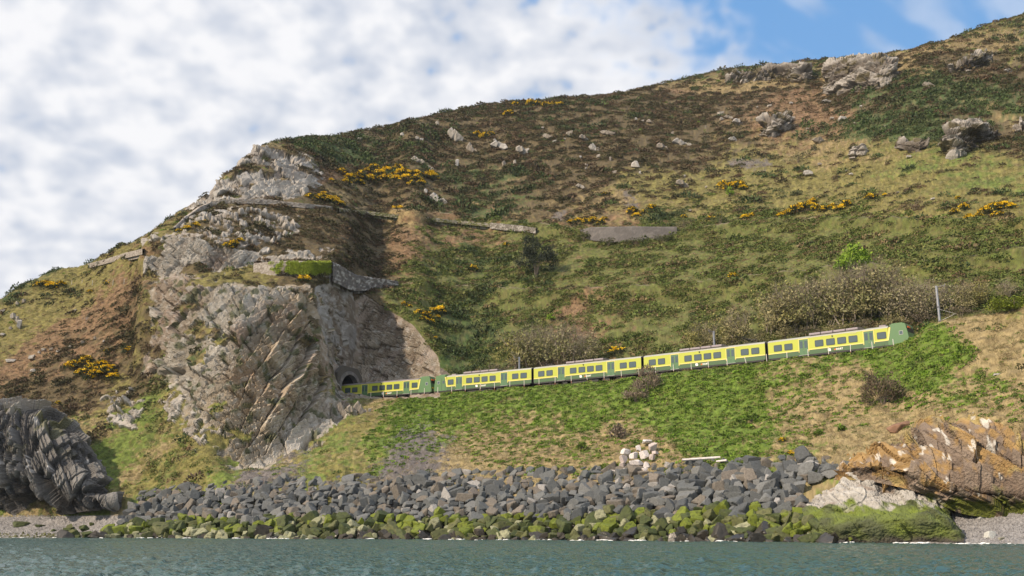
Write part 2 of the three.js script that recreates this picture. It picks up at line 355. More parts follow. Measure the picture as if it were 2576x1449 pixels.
const mixc = (a, b, t) => a.map((v, i) => lerp(v, b[i], clamp(t)));

const rockColours = { cliff: [[.315, .285, .235], [.44, .415, .37], [.225, .19, .14]], net: [[.27, .255, .23], [.35, .34, .325], [.19, .172, .15]], cut: [[.235, .198, .148], [.33, .29, .235], [.17, .13, .095]], band: [[.315, .29, .25], [.43, .41, .375], [.23, .19, .155]], crag: [[.31, .285, .25], [.43, .41, .375], [.21, .18, .15]] };
const pos = new Float32Array(base), col = new Float32Array(NU * NV * 3), area = new Int8Array(NU * NV), cover = new Int8Array(NU * NV), second = new Int8Array(NU * NV);
const normals = new Float32Array(NU * NV * 3);
{
  const a = new THREE.Vector3(), b = new THREE.Vector3(), c = new THREE.Vector3(), d = new THREE.Vector3(), sc = new Float32Array(10);
  for (let v = 0; v < NV; v++) for (let u = 0; u < NU; u++) {
    const i = v * NU + u, o = i * 3;
    vertAt(Math.min(u + 2, NU - 1), v, a).sub(vertAt(Math.max(u - 2, 0), v, b)); vertAt(u, Math.min(v + 2, NV - 1), c).sub(vertAt(u, Math.max(v - 2, 0), d));
    a.cross(c).normalize(); normals[o] = a.x; normals[o + 1] = a.y; normals[o + 2] = a.z;
    const x = base[o], y = base[o + 1], z = base[o + 2];
    let disp = 0, rgb;
    if (V[v] > 2.6 && V[v] < 12.6) {
      const wx = x + 1.6 * n3(x * .25, y * .25, z * .25) + .6 * n3(x * .9, y * .9, 7), wy = y + 1.6 * n3(x * .25 + 40, y * .25, z * .25) + .6 * n3(x * .9 + 9, y * .9, 3);
      for (let k = 0; k < rockAreas.length; k++) {
        const r = rockAreas[k]; if (x < r.lo[0] || x > r.hi[0] || y < r.lo[1] || y > r.hi[1]) continue;
        if (!inside(r.poly, r.look === 'net' || r.look === 'cut' ? x : wx, r.look === 'net' || r.look === 'cut' ? y : wy)) continue;
        const e = Math.min(1, edgeDist(r.poly, x, y) / 1.4), P = { x: x - (r.lo[0] + r.hi[0]) / 2, y: y - (r.lo[1] + r.hi[1]) / 2, z }, g = r.size, far = -z / 180;
        const s1 = strata(P, r.ang + .16 * n3(x * .035, y * .035, z * .02), 2.7 * g, 4.6 * g, 11 + k), s2 = strata(P, r.ang - .3 + .14 * n3(x * .06, y * .06, z * .04 + 5), .95 * g * far, 1.5 * g * far, 31 + k), f3 = facet(...bedded([x, y, z], r.ang - .2, .95 * g * far, .5 * g * far, .6 * g * far), 51), f2 = [0, s1.h, 0];
        // ledges that hold grass and heather
        const ledge = r.ledge ? smooth(r.ledge, r.ledge + .12, n3(x * .07, y * .14, z * .07) - (k === 0 ? smooth(12, 0, y - 20) * .3 : 0) + .25 * n3(x * .4, y * .6, z * .4)) : 0;
        if (ledge > .6 && f2[1] > .2) break;
        if (r.patch !== undefined && n3(x * .16 / g, y * .24 / g, z * .16 / g) + .45 * n3(x * .6, y * .6, z * .6) < r.patch) break;
        disp = e * r.amp * (2.0 * (s1.h - .5) + 1.0 * (s1.lay - .5) + .9 * (s1.f - .5) + .5 * (s1.e - .5) * (s1.h - .3) + .7 * (s2.h - .5) + .5 * (s2.f - .5) + .16 * f3[0] + 1.3 * fbm3(x * .08, y * .08, z * .08, 2) - .8 * (1 - smooth(0, .22, s1.gap)) - .25 * (1 - smooth(0, .1, s2.gap)) - (k === 0 ? 3.6 * caves.reduce((m, c) => Math.max(m, smooth(1.6, .5, Math.hypot((x - c.x) * .8, (y - c.y) * 1.5))), 0) : 0)) + (r.patch !== undefined ? .4 : 0);
        area[i] = k + 1;
        const pal = rockColours[r.look], m = clamp(.52 + .7 * fbm3(x * .07, y * .07, z * .07, 3) + .55 * (s1.h - .5) + .4 * (s2.h - .5) + .25 * (f3[1] - .5));
        rgb = pal[0].map((q, j) => m > .5 ? lerp(q, pal[1][j], (m - .5) * 2) : lerp(q, pal[2][j], (.5 - m) * 2));
        if (k === 0) { const rust = smooth(.22, .5, n3(x * .05 + 3, y * .05, z * .05)) * .6 * f2[1] + .9 * smooth(7, 1, Math.hypot(x + 45, (y - 27.5) * 1.3)) * f2[1]; rgb = mixc(rgb, [.20, .115, .07], rust); rgb = mixc(rgb, [.34, .27, .18], smooth(.05, .5, n3(x * .03 + 30, y * .04, 9) + .2 * n3(x * .4, y * .2, 5)) * .55); rgb = mixc(rgb, [.07, .085, .03], .8 * smooth(.36, .5, n3(x * .35 + 4, y * .35, z * .3))); }
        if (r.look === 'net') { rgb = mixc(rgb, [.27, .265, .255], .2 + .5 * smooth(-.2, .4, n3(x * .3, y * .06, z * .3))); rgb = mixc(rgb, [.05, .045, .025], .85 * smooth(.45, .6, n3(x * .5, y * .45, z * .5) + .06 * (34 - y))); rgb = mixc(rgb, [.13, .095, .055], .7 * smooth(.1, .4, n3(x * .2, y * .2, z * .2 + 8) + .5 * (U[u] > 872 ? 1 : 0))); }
        if (r.look === 'cut') rgb = mixc(rgb, [.33, .275, .235], .6 * smooth(.2, .5, n3(x * .12, y * .3 - x * .2, 4)));
        const lich = smooth(.35, .6, n3(x * .7, y * .7, z * .7)) * .35; rgb = rgb.map((q, j) => lerp(q, [.52, .52, .49][j], lich));
        break;
      }
    }
    if (!area[i]) {
      ground(x, y, z, v, sc, u);
      let best = 0; for (let j = 1; j < 10; j++) if (sc[j] > sc[best]) best = j;
      cover[i] = best; { let sec = best ? 0 : 1; for (let j = 0; j < 10; j++) if (j !== best && sc[j] > sc[sec]) sec = j; second[i] = sec; } let tw = 0; rgb = [0, 0, 0];
      for (let j = 0; j < 10; j++) { const w = Math.exp((sc[j] - sc[best]) * 9); tw += w; for (let c2 = 0; c2 < 3; c2++) rgb[c2] += w * PAL[j][c2]; }
      const g = 1 + .34 * n3(x * .9, y * 1.1, z * .9) + .26 * n3(x * 2.6, y * 3, z * 2.6) + .3 * (hash3(u, v, 7, 7) - .5); if (V[v] > 5.6) rgb = mixc(rgb, [.14 * tw, .11 * tw, .05 * tw], .4 * smooth(-.2, .5, n3(x * .7 + 9, y * .9, z * .7))); rgb = rgb.map((q) => q / tw * g);
      if (V[v] <= 2.45) { const s = .7 + .6 * hash3(Math.floor(x * 4), Math.floor(z * 2.5), 3, 5); rgb = [.25 * s, .245 * s, .245 * s]; }
      else if (V[v] > 5.25 && V[v] < 6.3 && u > 0 && U[u] > 860) rgb = [.12, .105, .09].map((q) => q * g);
      const calm = V[v] > 2.9 && (V[v] < 4.9 || V[v] > 6.4) ? 1 : .1;
      disp = calm * (.55 * fbm3(x * .13, y * .13, z * .13, 3) + .22 * n3(x * .6, y * .6, z * .6) + (cover[i] === 7 ? .1 * hash3(u, v, 1, 2) : 0));
    }
    { // the two paths: a level shelf with a bank below it
      const t1 = U[u] > 860 ? Math.abs(V[v] - 10) : 9, t2 = U[u] > 1010 ? Math.abs(V[v] - 8) : 9; if (!area[i]) { const k = V[v] < 10 ? smooth(9.78, 9.96, V[v]) : 1 - smooth(10, 10.04, V[v]), k2 = V[v] < 8 ? smooth(7.8, 7.97, V[v]) : 1 - smooth(8, 8.04, V[v]); if (t1 < .5) disp += 1.6 * k * smooth(860, 930, U[u]); if (t2 < .5) disp += 1.7 * k2 * smooth(1010, 1060, U[u]); if ((t1 < .3 && V[v] > 9.995 && V[v] < 10.10) || (t2 < .3 && V[v] > 7.995 && V[v] < 8.08)) { rgb = [.20, .165, .11]; cover[i] = 3; } }
    }
    pos[o] += a.x * disp; pos[o + 1] += a.y * disp; pos[o + 2] += a.z * disp;
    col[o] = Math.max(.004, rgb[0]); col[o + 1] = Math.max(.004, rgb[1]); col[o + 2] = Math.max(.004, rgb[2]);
  }
}
// tunnel bore through the rock
const PORTAL_S = 1.2, BORE = 2.9;
function inBore(x, y, z) { if (y > RAIL + 6.2 || y < RAIL - .6) return false; const p = trackAt(PORTAL_S, 1.6), a = heading(PORTAL_S), rx = x - p.x, rz = z - p.z, along = rx * Math.cos(a) + rz * Math.sin(a), side = -rx * Math.sin(a) + rz * Math.cos(a); return along < 1.5 && along > -40 && Math.abs(side) < BORE; }

function noiseTexture(seed, size, f, lo, hi, rep) { const r = createNoise2D(rng(seed)), data = new Uint8Array(size * size * 4); for (let j = 0; j < size; j++) for (let i = 0; i < size; i++) { let s = 0, a = .5, k = f; for (let o = 0; o < 4; o++) { const u = i / size, v = j / size, q = (x, y) => r(x * k, y * k); s += a * lerp(lerp(q(u, v), q(u - 1, v), u), lerp(q(u, v - 1), q(u - 1, v - 1), u), v); a *= .55; k *= 2.1; } const g = clamp(lerp(lo, hi, .5 + .75 * s)) * 255, o = (j * size + i) * 4; data[o] = data[o + 1] = data[o + 2] = g; data[o + 3] = 255; } const t = new THREE.DataTexture(data, size, size); t.wrapS = t.wrapT = THREE.RepeatWrapping; t.magFilter = t.minFilter = THREE.LinearFilter; t.repeat.set(rep, rep); t.needsUpdate = true; return t; }
const roughGrain = noiseTexture(71, 256, 9, 0, 1, 1);
const landMat = new THREE.MeshStandardMaterial({ vertexColors: true, roughness: 1, bumpMap: roughGrain, bumpScale: .12 });
const rockMat = new THREE.MeshStandardMaterial({ vertexColors: true, roughness: .92, flatShading: true, bumpMap: roughGrain, bumpScale: .2 });
{
  const buckets = new Map(), at3 = (i) => [base[i * 3], base[i * 3 + 1], base[i * 3 + 2]];
  const put = (key, t) => { if (!buckets.has(key)) buckets.set(key, []); buckets.get(key).push(...t); };
  const keyOf = (i, v, u) => { if (area[i]) return 'r' + area[i]; if (V[v] < 2.5) return 'beach'; if (V[v] < 5.24 && U[u] > 830) return 'embankment'; if (V[v] < 6.25 && V[v] >= 5.24 && U[u] > 830) return 'track_bed'; return 'hillside'; };
  for (let v = 0; v < NV - 1; v++) for (let u = 0; u < NU - 1; u++) {
    const a = v * NU + u, b = a + 1, c = a + NU, d = c + 1;
    const mx = (base[a * 3] + base[d * 3]) / 2, my = (base[a * 3 + 1] + base[d * 3 + 1]) / 2, mz = (base[a * 3 + 2] + base[d * 3 + 2]) / 2;
    if (V[v] > 5 && inBore(mx, my, mz)) continue;
    const k = keyOf(area[a] ? a : area[d] ? d : a, v, u); put(k, (u + v) & 1 ? [a, b, c, b, d, c] : [a, b, d, a, d, c]);
  }
  const whole = new THREE.BufferGeometry(); whole.setAttribute('position', new THREE.BufferAttribute(pos, 3)); { const ix = []; for (const t of buckets.values()) for (const i of t) ix.push(i); whole.setIndex(ix); whole.computeVertexNormals(); }
  const nn = whole.attributes.normal.array;
  for (const [k, t] of buckets) {
    const remap = new Map(), p = [], n = [], c = [], uv = [], ix = [];
    for (const i of t) { let q = remap.get(i); if (q === undefined) { q = remap.size; remap.set(i, q); for (let j = 0; j < 3; j++) { p.push(pos[i * 3 + j]); n.push(nn[i * 3 + j]); c.push(col[i * 3 + j]); } uv.push(base[i * 3] * .3 + base[i * 3 + 2] * .12, base[i * 3 + 1] * .3 - base[i * 3 + 2] * .1); } ix.push(q); }
    const g = new THREE.BufferGeometry(); g.setAttribute('position', new THREE.Float32BufferAttribute(p, 3)); g.setAttribute('normal', new THREE.Float32BufferAttribute(n, 3)); g.setAttribute('color', new THREE.Float32BufferAttribute(c, 3)); g.setAttribute('uv', new THREE.Float32BufferAttribute(uv, 2)); g.setIndex(ix);
    const rock = /^r\d+$/.test(k);
    const m = mesh(rock ? rockAreas[+k.slice(1) - 1].name : k === 'beach' ? 'pebble_beach' : k, g, rock ? rockMat : landMat);
    if (rock) tag(m, ...rockAreas[+k.slice(1) - 1].label); else m.userData.kind = 'structure';
  }
}

// ---------------------------------------------------------------- the sea
{
  const A = [], R = []; for (let a = -180; a < -42; a += 6) A.push(a); for (let a = -42; a <= 42; a += .15) A.push(a); for (let a = 46; a <= 180; a += 6) A.push(a);
  for (let r = .5; r < 14; r *= 1.35) R.push(r); for (let r = 14; r < 190; r *= 1.0075) R.push(r); for (let r = 190; r < 4600; r *= 1.35) R.push(r);
  const p = [], ix = [], nA = A.length;
  for (const r of R) for (const a of A) { const t = a * Math.PI / 180, x = r * Math.sin(t), z = -r * Math.cos(t);
    const g = smooth(240, 120, r); let y = 0;
    y += .07 * n2(x * .16 + z * .05, z * .30) + .055 * n2(x * .42 - z * .12 + 9, z * .7 + 4);
    const r1 = 1 - Math.abs(n2(x * .55 + z * .2 + 31, z * .95)), r2 = 1 - Math.abs(n2(x * 1.25 - z * .3 + 3, z * 2.1 + 8));
    y += .11 * r1 * r1 + .06 * r2 * r2 + .035 * (1 - Math.abs(n2(x * 2.4 + z * .4, z * 3.6))) + .02 * n2(x * 3.6, z * 5.2);
    p.push(x, (y - .08) * g, z); }
  for (let j = 0; j < R.length - 1; j++) for (let i = 0; i < nA - 1; i++) { const a = j * nA + i, b = a + 1, c = a + nA, d = c + 1; ix.push(a, b, d, a, d, c); }
  const g = new THREE.BufferGeometry(); g.setAttribute('position', new THREE.Float32BufferAttribute(p, 3)); g.setIndex(ix); g.computeVertexNormals();
  g.setAttribute('uv', new THREE.Float32BufferAttribute(Array.from({ length: p.length / 3 }, (_, i) => [p[i * 3] * .16 + p[i * 3 + 2] * .05, p[i * 3 + 2] * .3]).flat(), 2));
  const sea = mesh('sea', g, new THREE.MeshPhysicalMaterial({ color: new THREE.Color().setRGB(.052, .106, .100), roughness: .13, bumpMap: roughGrain, bumpScale: .10, ior: 1.33, metalness: 0 })); sea.userData.kind = 'structure';
}
// ---------------------------------------------------------------- ground plants: tufts of small blades, one object for each kind of cover
function blades(n, seed, opt) { // a clump of small leaf faces over a dome
  const r = rng(seed), p = [], ix = []; const { R = 1, hgt = .6, leaf = .3, wide = .5, up = .5, tri = false } = opt;
  for (let i = 0; i < n; i++) {
    const a = r() * 6.2832, q = Math.sqrt(r()) * R, e = Math.sqrt(Math.max(0, 1 - (q / R) ** 2)), c = new THREE.Vector3(Math.cos(a) * q, hgt * e * (.35 + .65 * r()), Math.sin(a) * q);
    const dir = new THREE.Vector3((r() - .5) * 2 + Math.cos(a) * .7, up * (.3 + r()), (r() - .5) * 2 + Math.sin(a) * .7).normalize(), side = new THREE.Vector3(r() - .5, r() - .5, r() - .5).cross(dir).normalize(), l = leaf * (.6 + .8 * r()), w = l * wide * .5, k = p.length / 3;
    const tip = c.clone().addScaledVector(dir, l), m1 = c.clone().addScaledVector(dir, l * .45).addScaledVector(side, w), m2 = c.clone().addScaledVector(dir, l * .45).addScaledVector(side, -w);
    p.push(...c.toArray(), ...m1.toArray(), ...tip.toArray(), ...m2.toArray()); ix.push(k, k + 1, k + 2); if (!tri) ix.push(k, k + 2, k + 3); else p.length -= 3;
  }
  const g = new THREE.BufferGeometry(); g.setAttribute('position', new THREE.Float32BufferAttribute(p, 3)); g.setIndex(ix); g.computeVertexNormals(); return g;
}
const leafMat = (c) => new THREE.MeshStandardMaterial({ color: c ? new THREE.Color().setRGB(...c) : 0xffffff, roughness: .9, side: THREE.DoubleSide });
const coverPlants = {
  // kind: [label, category, geometry, density per m2, size lo, hi, colours]
  heather: ['low dark heather scrub over the hill', 'heather', blades(46, 201, { R: 1, hgt: .75, leaf: .42, wide: .55, up: .9 }), .95, .4, 1.2, [[.09, .068, .034], [.078, .072, .028], [.115, .078, .044], [.064, .062, .024]]],
  gorse: ['dark green gorse scrub without flowers', 'gorse', blades(52, 202, { R: 1, hgt: .95, leaf: .40, wide: .5, up: 1 }), .8, .5, 1.5, [[.048, .080, .022], [.06, .098, .026], [.04, .066, .02], [.074, .09, .03]]],
  bracken: ['rust brown dead bracken on the slope', 'bracken', blades(26, 203, { R: 1, hgt: .35, leaf: .45, wide: .4, up: .4 }), 1.4, .3, .75, [[.215, .135, .076], [.18, .115, .064], [.26, .175, .105], [.155, .118, .055]]],
  drygrass: ['straw coloured grass on the upper slope', 'grass', blades(22, 204, { R: .7, hgt: .3, leaf: .6, wide: .2, up: 1.2, tri: true }), 1.3, .3, .7, [[.29, .225, .10], [.22, .185, .08], [.34, .27, .13], [.18, .165, .06]]],
  olive: ['olive grass on the slope', 'grass', blades(24, 205, { R: .75, hgt: .3, leaf: .55, wide: .24, up: 1.1, tri: true }), 1.5, .3, .75, [[.19, .18, .05], [.15, .15, .042], [.23, .20, .068], [.125, .135, .032]]],
  grass: ['fresh green grass in patches', 'grass', blades(24, 206, { R: .75, hgt: .3, leaf: .5, wide: .26, up: 1, tri: true }), 1.5, .3, .7, [[.09, .145, .026], [.075, .12, .024], [.11, .15, .034]]],
  scramble: ['tangled green bramble and ivy cover', 'bramble', blades(44, 207, { R: 1, hgt: .6, leaf: .38, wide: .75, up: .6 }), 1.7, .4, 1.1, [[.115, .150, .030], [.085, .118, .024], [.15, .165, .044], [.165, .125, .06], [.10, .145, .026]]],
  scree: ['loose grey scree stones', 'scree', null, 1.6, .08, .28, [[.13, .122, .12], [.17, .155, .148], [.09, .086, .09], [.17, .135, .12]]],
  leafy: ['lush bright green leafy plants on the embankment', 'plants', blades(34, 208, { R: 1, hgt: .6, leaf: .50, wide: .85, up: .5 }), 4.2, .2, .52, [[.115, .21, .012], [.09, .165, .010], [.15, .25, .020], [.15, .20, .03], [.07, .125, .012]]],
  tan: ['dry tan grass on the embankment', 'grass', blades(26, 209, { R: .75, hgt: .3, leaf: .75, wide: .17, up: .7, tri: true }), 3.4, .25, .62, [[.27, .21, .105], [.22, .175, .085], [.33, .26, .14], [.15, .135, .055], [.12, .13, .04]]],
};
coverPlants.scree[2] = (() => { const g = new THREE.IcosahedronGeometry(1, 0).toNonIndexed(); const p = g.attributes.position; for (let i = 0; i < p.count; i++) { const k = .75 + .5 * hash3(Math.round(p.getX(i) * 9), Math.round(p.getY(i) * 9), Math.round(p.getZ(i) * 9), 3); p.setXYZ(i, p.getX(i) * k * 1.2, p.getY(i) * k * .7, p.getZ(i) * k); } g.computeVertexNormals(); return g; })();
const keepClear = []; // [x, y, z, r] kept free of ground plants
function scatterGround() {
  const lists = TYPES.map(() => []), r = rng(300), q = new THREE.Vector3(), a = new THREE.Vector3(), b = new THREE.Vector3(), c = new THREE.Vector3(), up = new THREE.Vector3(), Y = new THREE.Vector3(0, 1, 0), quat = new THREE.Quaternion(), turn = new THREE.Quaternion();
  const P = (i, o) => o.set(pos[i * 3], pos[i * 3 + 1], pos[i * 3 + 2]);
  for (let v = 0; v < NV - 3; v++) {
    if (V[v] < 2.72 || V[v] > 12.35 || (V[v] > 5.22 && V[v] < 6.7)) { if (!(V[v] > 5.22 && V[v] < 6.7)) continue; }
    for (let u = 2; u < NU - 2; u++) {
      const i = v * NU + u; if (V[v] > 5.22 && V[v] < 6.7 && U[u] > 835) continue;
      P(i, q); P(i + 1, a).sub(q); P(i + NU, b).sub(q); const ar = c.copy(a).cross(b).length();
      let t = r() < (V[v] < 5.2 ? .34 : .22) ? second[i] : cover[i];
      if (area[i] || area[i + 1] || area[i + NU]) continue;
      const inView = U[u] > -60 && U[u] < 2640; if (!inView && r() < .6) continue;
      // dark clumps dot the grass
      const dots = n3(q.x * .33, q.y * .42, q.z * .33) + .5 * n3(q.x * .09 + 7, q.y * .1, q.z * .09);
      if (V[v] > 7 && (t === 3 || t === 4 || t === 5) && dots > .52) t = dots > .8 ? 1 : 0;
      const def = coverPlants[TYPES[t]], far = -q.z > 260 ? .6 : 1; let n = ar * def[3] * far;
      if (V[v] > 6.5 && (t === 0 || t === 1 || t === 6)) n *= 1.7 * smooth(-.42, .2, n3(q.x * .11, q.y * .15, q.z * .11) + .55 * n3(q.x * .38, q.y * .5, q.z * .38)); const hide = keepClear.some((k) => Math.abs(q.x - k[0]) < k[3] && Math.abs(q.y - k[1]) < k[3] && Math.abs(q.z - k[2]) < k[3] * 2); if (hide) continue;
      while (n > 0) { if (r() < n) {
        const f = r(), g = r(); up.set(normals[i * 3], normals[i * 3 + 1], normals[i * 3 + 2]).lerp(Y, .35).normalize();
        quat.setFromUnitVectors(Y, up).multiply(turn.setFromAxisAngle(Y, r() * 6.283)); let s = lerp(def[4], def[5], r() * r()) / Math.sqrt(far); if ((t < 2 || t === 6) && r() < .06) s *= 1.7;
        const sy = s * (.75 + .5 * r()); const m = new THREE.Matrix4().compose(q.clone().addScaledVector(a, f).addScaledVector(b, g).addScaledVector(up, -.08 * s), quat, new THREE.Vector3(s, sy, s));
        const cc = def[6][Math.floor(r() * def[6].length)], k = .72 + .56 * r(); lists[t].push([m, cc[0] * k, cc[1] * k, cc[2] * k]);
      } n -= 1; }
    }
  }
  TYPES.forEach((name, t) => {
    const l = lists[t], def = coverPlants[name], im = new THREE.InstancedMesh(def[2], new THREE.MeshStandardMaterial({ roughness: name === 'scree' ? .95 : .85, side: THREE.DoubleSide }), l.length), c = new THREE.Color();
    l.forEach(([m, x, y, z], i) => { im.setMatrixAt(i, m); im.setColorAt(i, c.setRGB(x, y, z)); });
    im.name = { drygrass: 'dry_grass', olive: 'olive_grass', grass: 'green_grass', scramble: 'bramble_cover', scree: 'scree_stones', leafy: 'leafy_plants', tan: 'tan_grass', gorse: 'gorse_scrub', heather: 'heather', bracken: 'bracken' }[name];
    im.castShadow = im.receiveShadow = true; tag(im, def[0], def[1], null, 'stuff'); scene.add(im);
    console.log(name, l.length);
  });
}
// ---------------------------------------------------------------- rocks and boulders
function cutStone(seed, detail, sx, sy, sz, planes = 13) { // an angular stone: a ball cut by planes
  const r = rng(seed), g = mergeVertices(new THREE.IcosahedronGeometry(1, detail).deleteAttribute('uv').deleteAttribute('normal')), p = g.attributes.position, N = [], v = new THREE.Vector3();
  for (let i = 0; i < planes; i++) { const a = new THREE.Vector3(r() - .5, r() - .5, r() - .5); if (i < 6) { const k = i >> 1, sg = i & 1 ? 1 : -1; a.multiplyScalar(.75).setComponent(k, sg); } a.normalize(); N.push([a, i < 6 ? .5 + .22 * r() : .62 + .2 * r()]); }
  for (let i = 0; i < p.count; i++) { v.fromBufferAttribute(p, i).normalize(); let d = 1.2; for (const [n, h] of N) { const k = n.dot(v); if (k > .05) d = Math.min(d, h / k); } d *= 1 + .02 * n3(v.x * 2 + seed, v.y * 2, v.z * 2) + .008 * n3(v.x * 9, v.y * 9 + seed, v.z * 9); p.setXYZ(i, v.x * d * sx, v.y * d * sy, v.z * d * sz); }
  const c = toCreasedNormals(g, .3), q = c.attributes.position, n = c.attributes.normal, uv = [];
  for (let i = 0; i < q.count; i++) { const t = Math.floor(i / 3) * 3, ax = Math.abs(n.getX(t)), ay = Math.abs(n.getY(t)), az = Math.abs(n.getZ(t)); if (ax > ay && ax > az) uv.push(q.getZ(i) * .5, q.getY(i) * .5); else if (ay > az) uv.push(q.getX(i) * .5, q.getZ(i) * .5); else uv.push(q.getX(i) * .5, q.getY(i) * .5); }
  c.setAttribute('uv', new THREE.Float32BufferAttribute(uv, 2)); return c;
}
const stoneGrain = noiseTexture(72, 256, 7, .55, 1.15, 1), stoneBlotch = noiseTexture(73, 256, 4, .35, 1.25, 1);
const stoneMat = (c, rough = .85, blotch) => new THREE.MeshStandardMaterial({ color: new THREE.Color().setRGB(...c), roughness: rough, map: blotch ? stoneBlotch : stoneGrain, bumpMap: stoneGrain, bumpScale: .03 });
const boulderGeo = []; { const r = rng(41); for (let i = 0; i < 26; i++) boulderGeo.push(cutStone(500 + i, 5, 1.0 + .45 * r(), .84 + .34 * r(), .9 + .35 * r(), 9 + Math.floor(r() * 5))); }
const greys = [
  ['dark slate grey angular boulder in the dry rock armour', [.078, .087, .092]], ['dark slate grey angular boulder in the dry rock armour', [.108, .119, .123]], ['mid grey angular boulder in the dry rock armour', [.158, .167, .168]], ['brownish angular boulder in the dry rock armour', [.165, .147, .122]], ['pinkish brown angular boulder in the dry rock armour', [.195, .172, .145]], ['pale grey angular boulder in the dry rock armour', [.33, .325, .315]]].map(([l, c]) => ({ l, c, m: stoneMat(c, .8) }));
const greens = [
  ['boulder under bright green weed along the tide line', [.14, .180, .012]], ['boulder under deep green weed along the tide line', [.055, .075, .016]], ['boulder under olive green weed along the tide line', [.105, .115, .038]], ['pale boulder thinly greened by weed along the tide line', [.27, .28, .17]], ['dark wet boulder standing at the edge of the sea', [.045, .040, .032]]].map(([l, c]) => ({ l, c, m: stoneMat(c, l.includes('wet') ? .35 : .75, true) }));
{
  const r = rng(77), all = [];
  const prof = (px, t) => { // t from 0 at the sea to 1 at the crest
    const d1 = shore(px), d3 = d1 + 14, y3 = CAMH + (px < 1000 ? rowD[3](px) * K(ripCrest(px)) : d3 * K(ripPy(px))) - CAMH; const d = lerp(d1 - .8, px < 1000 ? rowD[3](px) : d3, t), yt = px < 1000 ? CAMH + rowD[3](px) * K(ripCrest(px)) : CAMH + d3 * K(ripPy(px));
    const y = t < .3 ? lerp(-.35, .26 * yt, t / .3) : lerp(.26 * yt, yt - .42, (t - .3) / .7); return new THREE.Vector3(xAt(px, y, d), y, -d);
  };
  function ripCrest(px) { return crestL(px); }
  const crestL = table('200:1262 260:1258 300:1245 330:1240 450:1222 700:1205 1000:1192');
  const place = (b, kind, set) => { const where = b.px < 420 ? 'by the dark outcrop' : b.px < 640 ? 'below the green gully' : b.px < 860 ? 'below the cliff' : b.px < 1060 ? 'below the pink scree' : b.px < 1280 ? 'below the grey scree' : b.px < 1520 ? 'left of the white stones' : b.px < 1720 ? 'below the white stones' : b.px < 1920 ? 'below the white beam' : 'near the pale shore rock', row = set === greys ? (b.t > .8 ? 'top' : b.t > .6 ? 'upper middle' : b.t > .47 ? 'lower middle' : 'bottom') : b.t > .2 ? 'upper' : b.t > .09 ? 'middle' : 'lowest'; return set === greys ? `${kind.l.replace(' in the dry rock armour', '')} in the ${row} rock armour ${where}` : `${kind.l.replace(/ (along|standing).*/, '')} in the ${row} tide row ${where}`; };
  let row = 0;
  for (let t = 0.0; t <= 1.01; t += .0525, row++) {
    for (let px = t < .45 ? 150 : 285; px < 2135;) {
      const step = (.86 + .62 * r()) , d = shore(px) + t * 14; px += step * F / d;
      const green = t < .35 + .05 * n2(px * .01, 3) + .10 * (r() - .5); if (green && px < 330 && r() < .55) continue;
      if (px > 2020 && t < .74 && t > .36) continue; if (px > 2100 && t > .93) continue; if (px > 2075 && t < .2 && r() < .5) continue;
      if (px < 300 && t > .3) continue; if (px < 300 + (t - .3) * 90 && t > .3) continue;
      const p = prof(px + (r() - .5) * 14, clamp(t + (r() - .5) * .05)); const big = px > 1500 ? 1.1 : 1, s = (.46 + .42 * r() * r() + .14 * r() + (r() < .14 ? .32 : 0) + (r() < .035 ? .35 : 0)) * big;
      p.y += (r() - .35) * (t > .85 ? .1 : .35); let k;
      if (green) { const w = t + .07 * (r() - .5); k = w < .045 ? 4 : w < .13 ? (r() < .35 ? 4 : r() < .5 ? 2 : 1) : (px < 900 ? (r() < .3 ? 0 : r() < .6 ? 1 : 2) : (r() < .42 ? 0 : r() < .6 ? 1 : 2)); if (r() < .1 && t > .06 && px < 1300 && px > 500 || r() < .04) k = 3; k = { set: greens, k }; if (px < 800 && t < .12 && r() < .4) k = { set: greens, k: 3 }; }
      else { const q = r(); const right = px > 1250 ? .05 : 0; k = q < .26 + right ? 0 : q < .52 + right ? 1 : q < .78 ? 2 : q < .90 ? 3 : q < .965 ? 4 : 5; k = { set: greys, k }; }
      all.push({ p, s, k, px, t, g: Math.floor(r() * 26), e: [r() * 6.28, r() * 6.28, r() * 6.28], sc: [.9 + .3 * r(), .8 + .3 * r(), .9 + .3 * r()], view: s / -p.z });
    }
  }
  const rest = [];
  for (const set of [greys, greens]) {
    const mine = all.filter((b) => b.k.set === set).sort((a, b) => b.view - a.view), most = 290;
    mine.forEach((b, i) => {
      const m = new THREE.Matrix4().compose(b.p, new THREE.Quaternion().setFromEuler(new THREE.Euler((b.e[0] - 3.14) * .22, b.e[1], (b.e[2] - 3.14) * .22)), new THREE.Vector3(b.sc[0] * b.s, b.sc[1] * b.s, b.sc[2] * b.s)), kind = set[b.k.k];
      if (i < most) { const o = mesh(set === greys ? 'boulder' : 'weedy_boulder', boulderGeo[b.g], kind.m); o.applyMatrix4(m); const L = place(b, kind, set); tag(o, L, 'boulder', L.replace('boulder', 'boulders')); }
      else { const g = boulderGeo[b.g].clone().applyMatrix4(m), c = new Float32Array(g.attributes.position.count * 3); for (let j = 0; j < c.length; j++) c[j] = kind.c[j % 3]; g.setAttribute('color', new THREE.BufferAttribute(c, 3)); rest.push(g); }
    });
    console.log('boulders', mine.length);
  }
  const o = mesh('rock_armour', mergeGeometries(rest), new THREE.MeshStandardMaterial({ vertexColors: true, roughness: .85, map: stoneGrain, bumpMap: stoneGrain, bumpScale: .03 })); tag(o, 'smaller far boulders filling the sea defence', 'boulders', null, 'stuff');
}
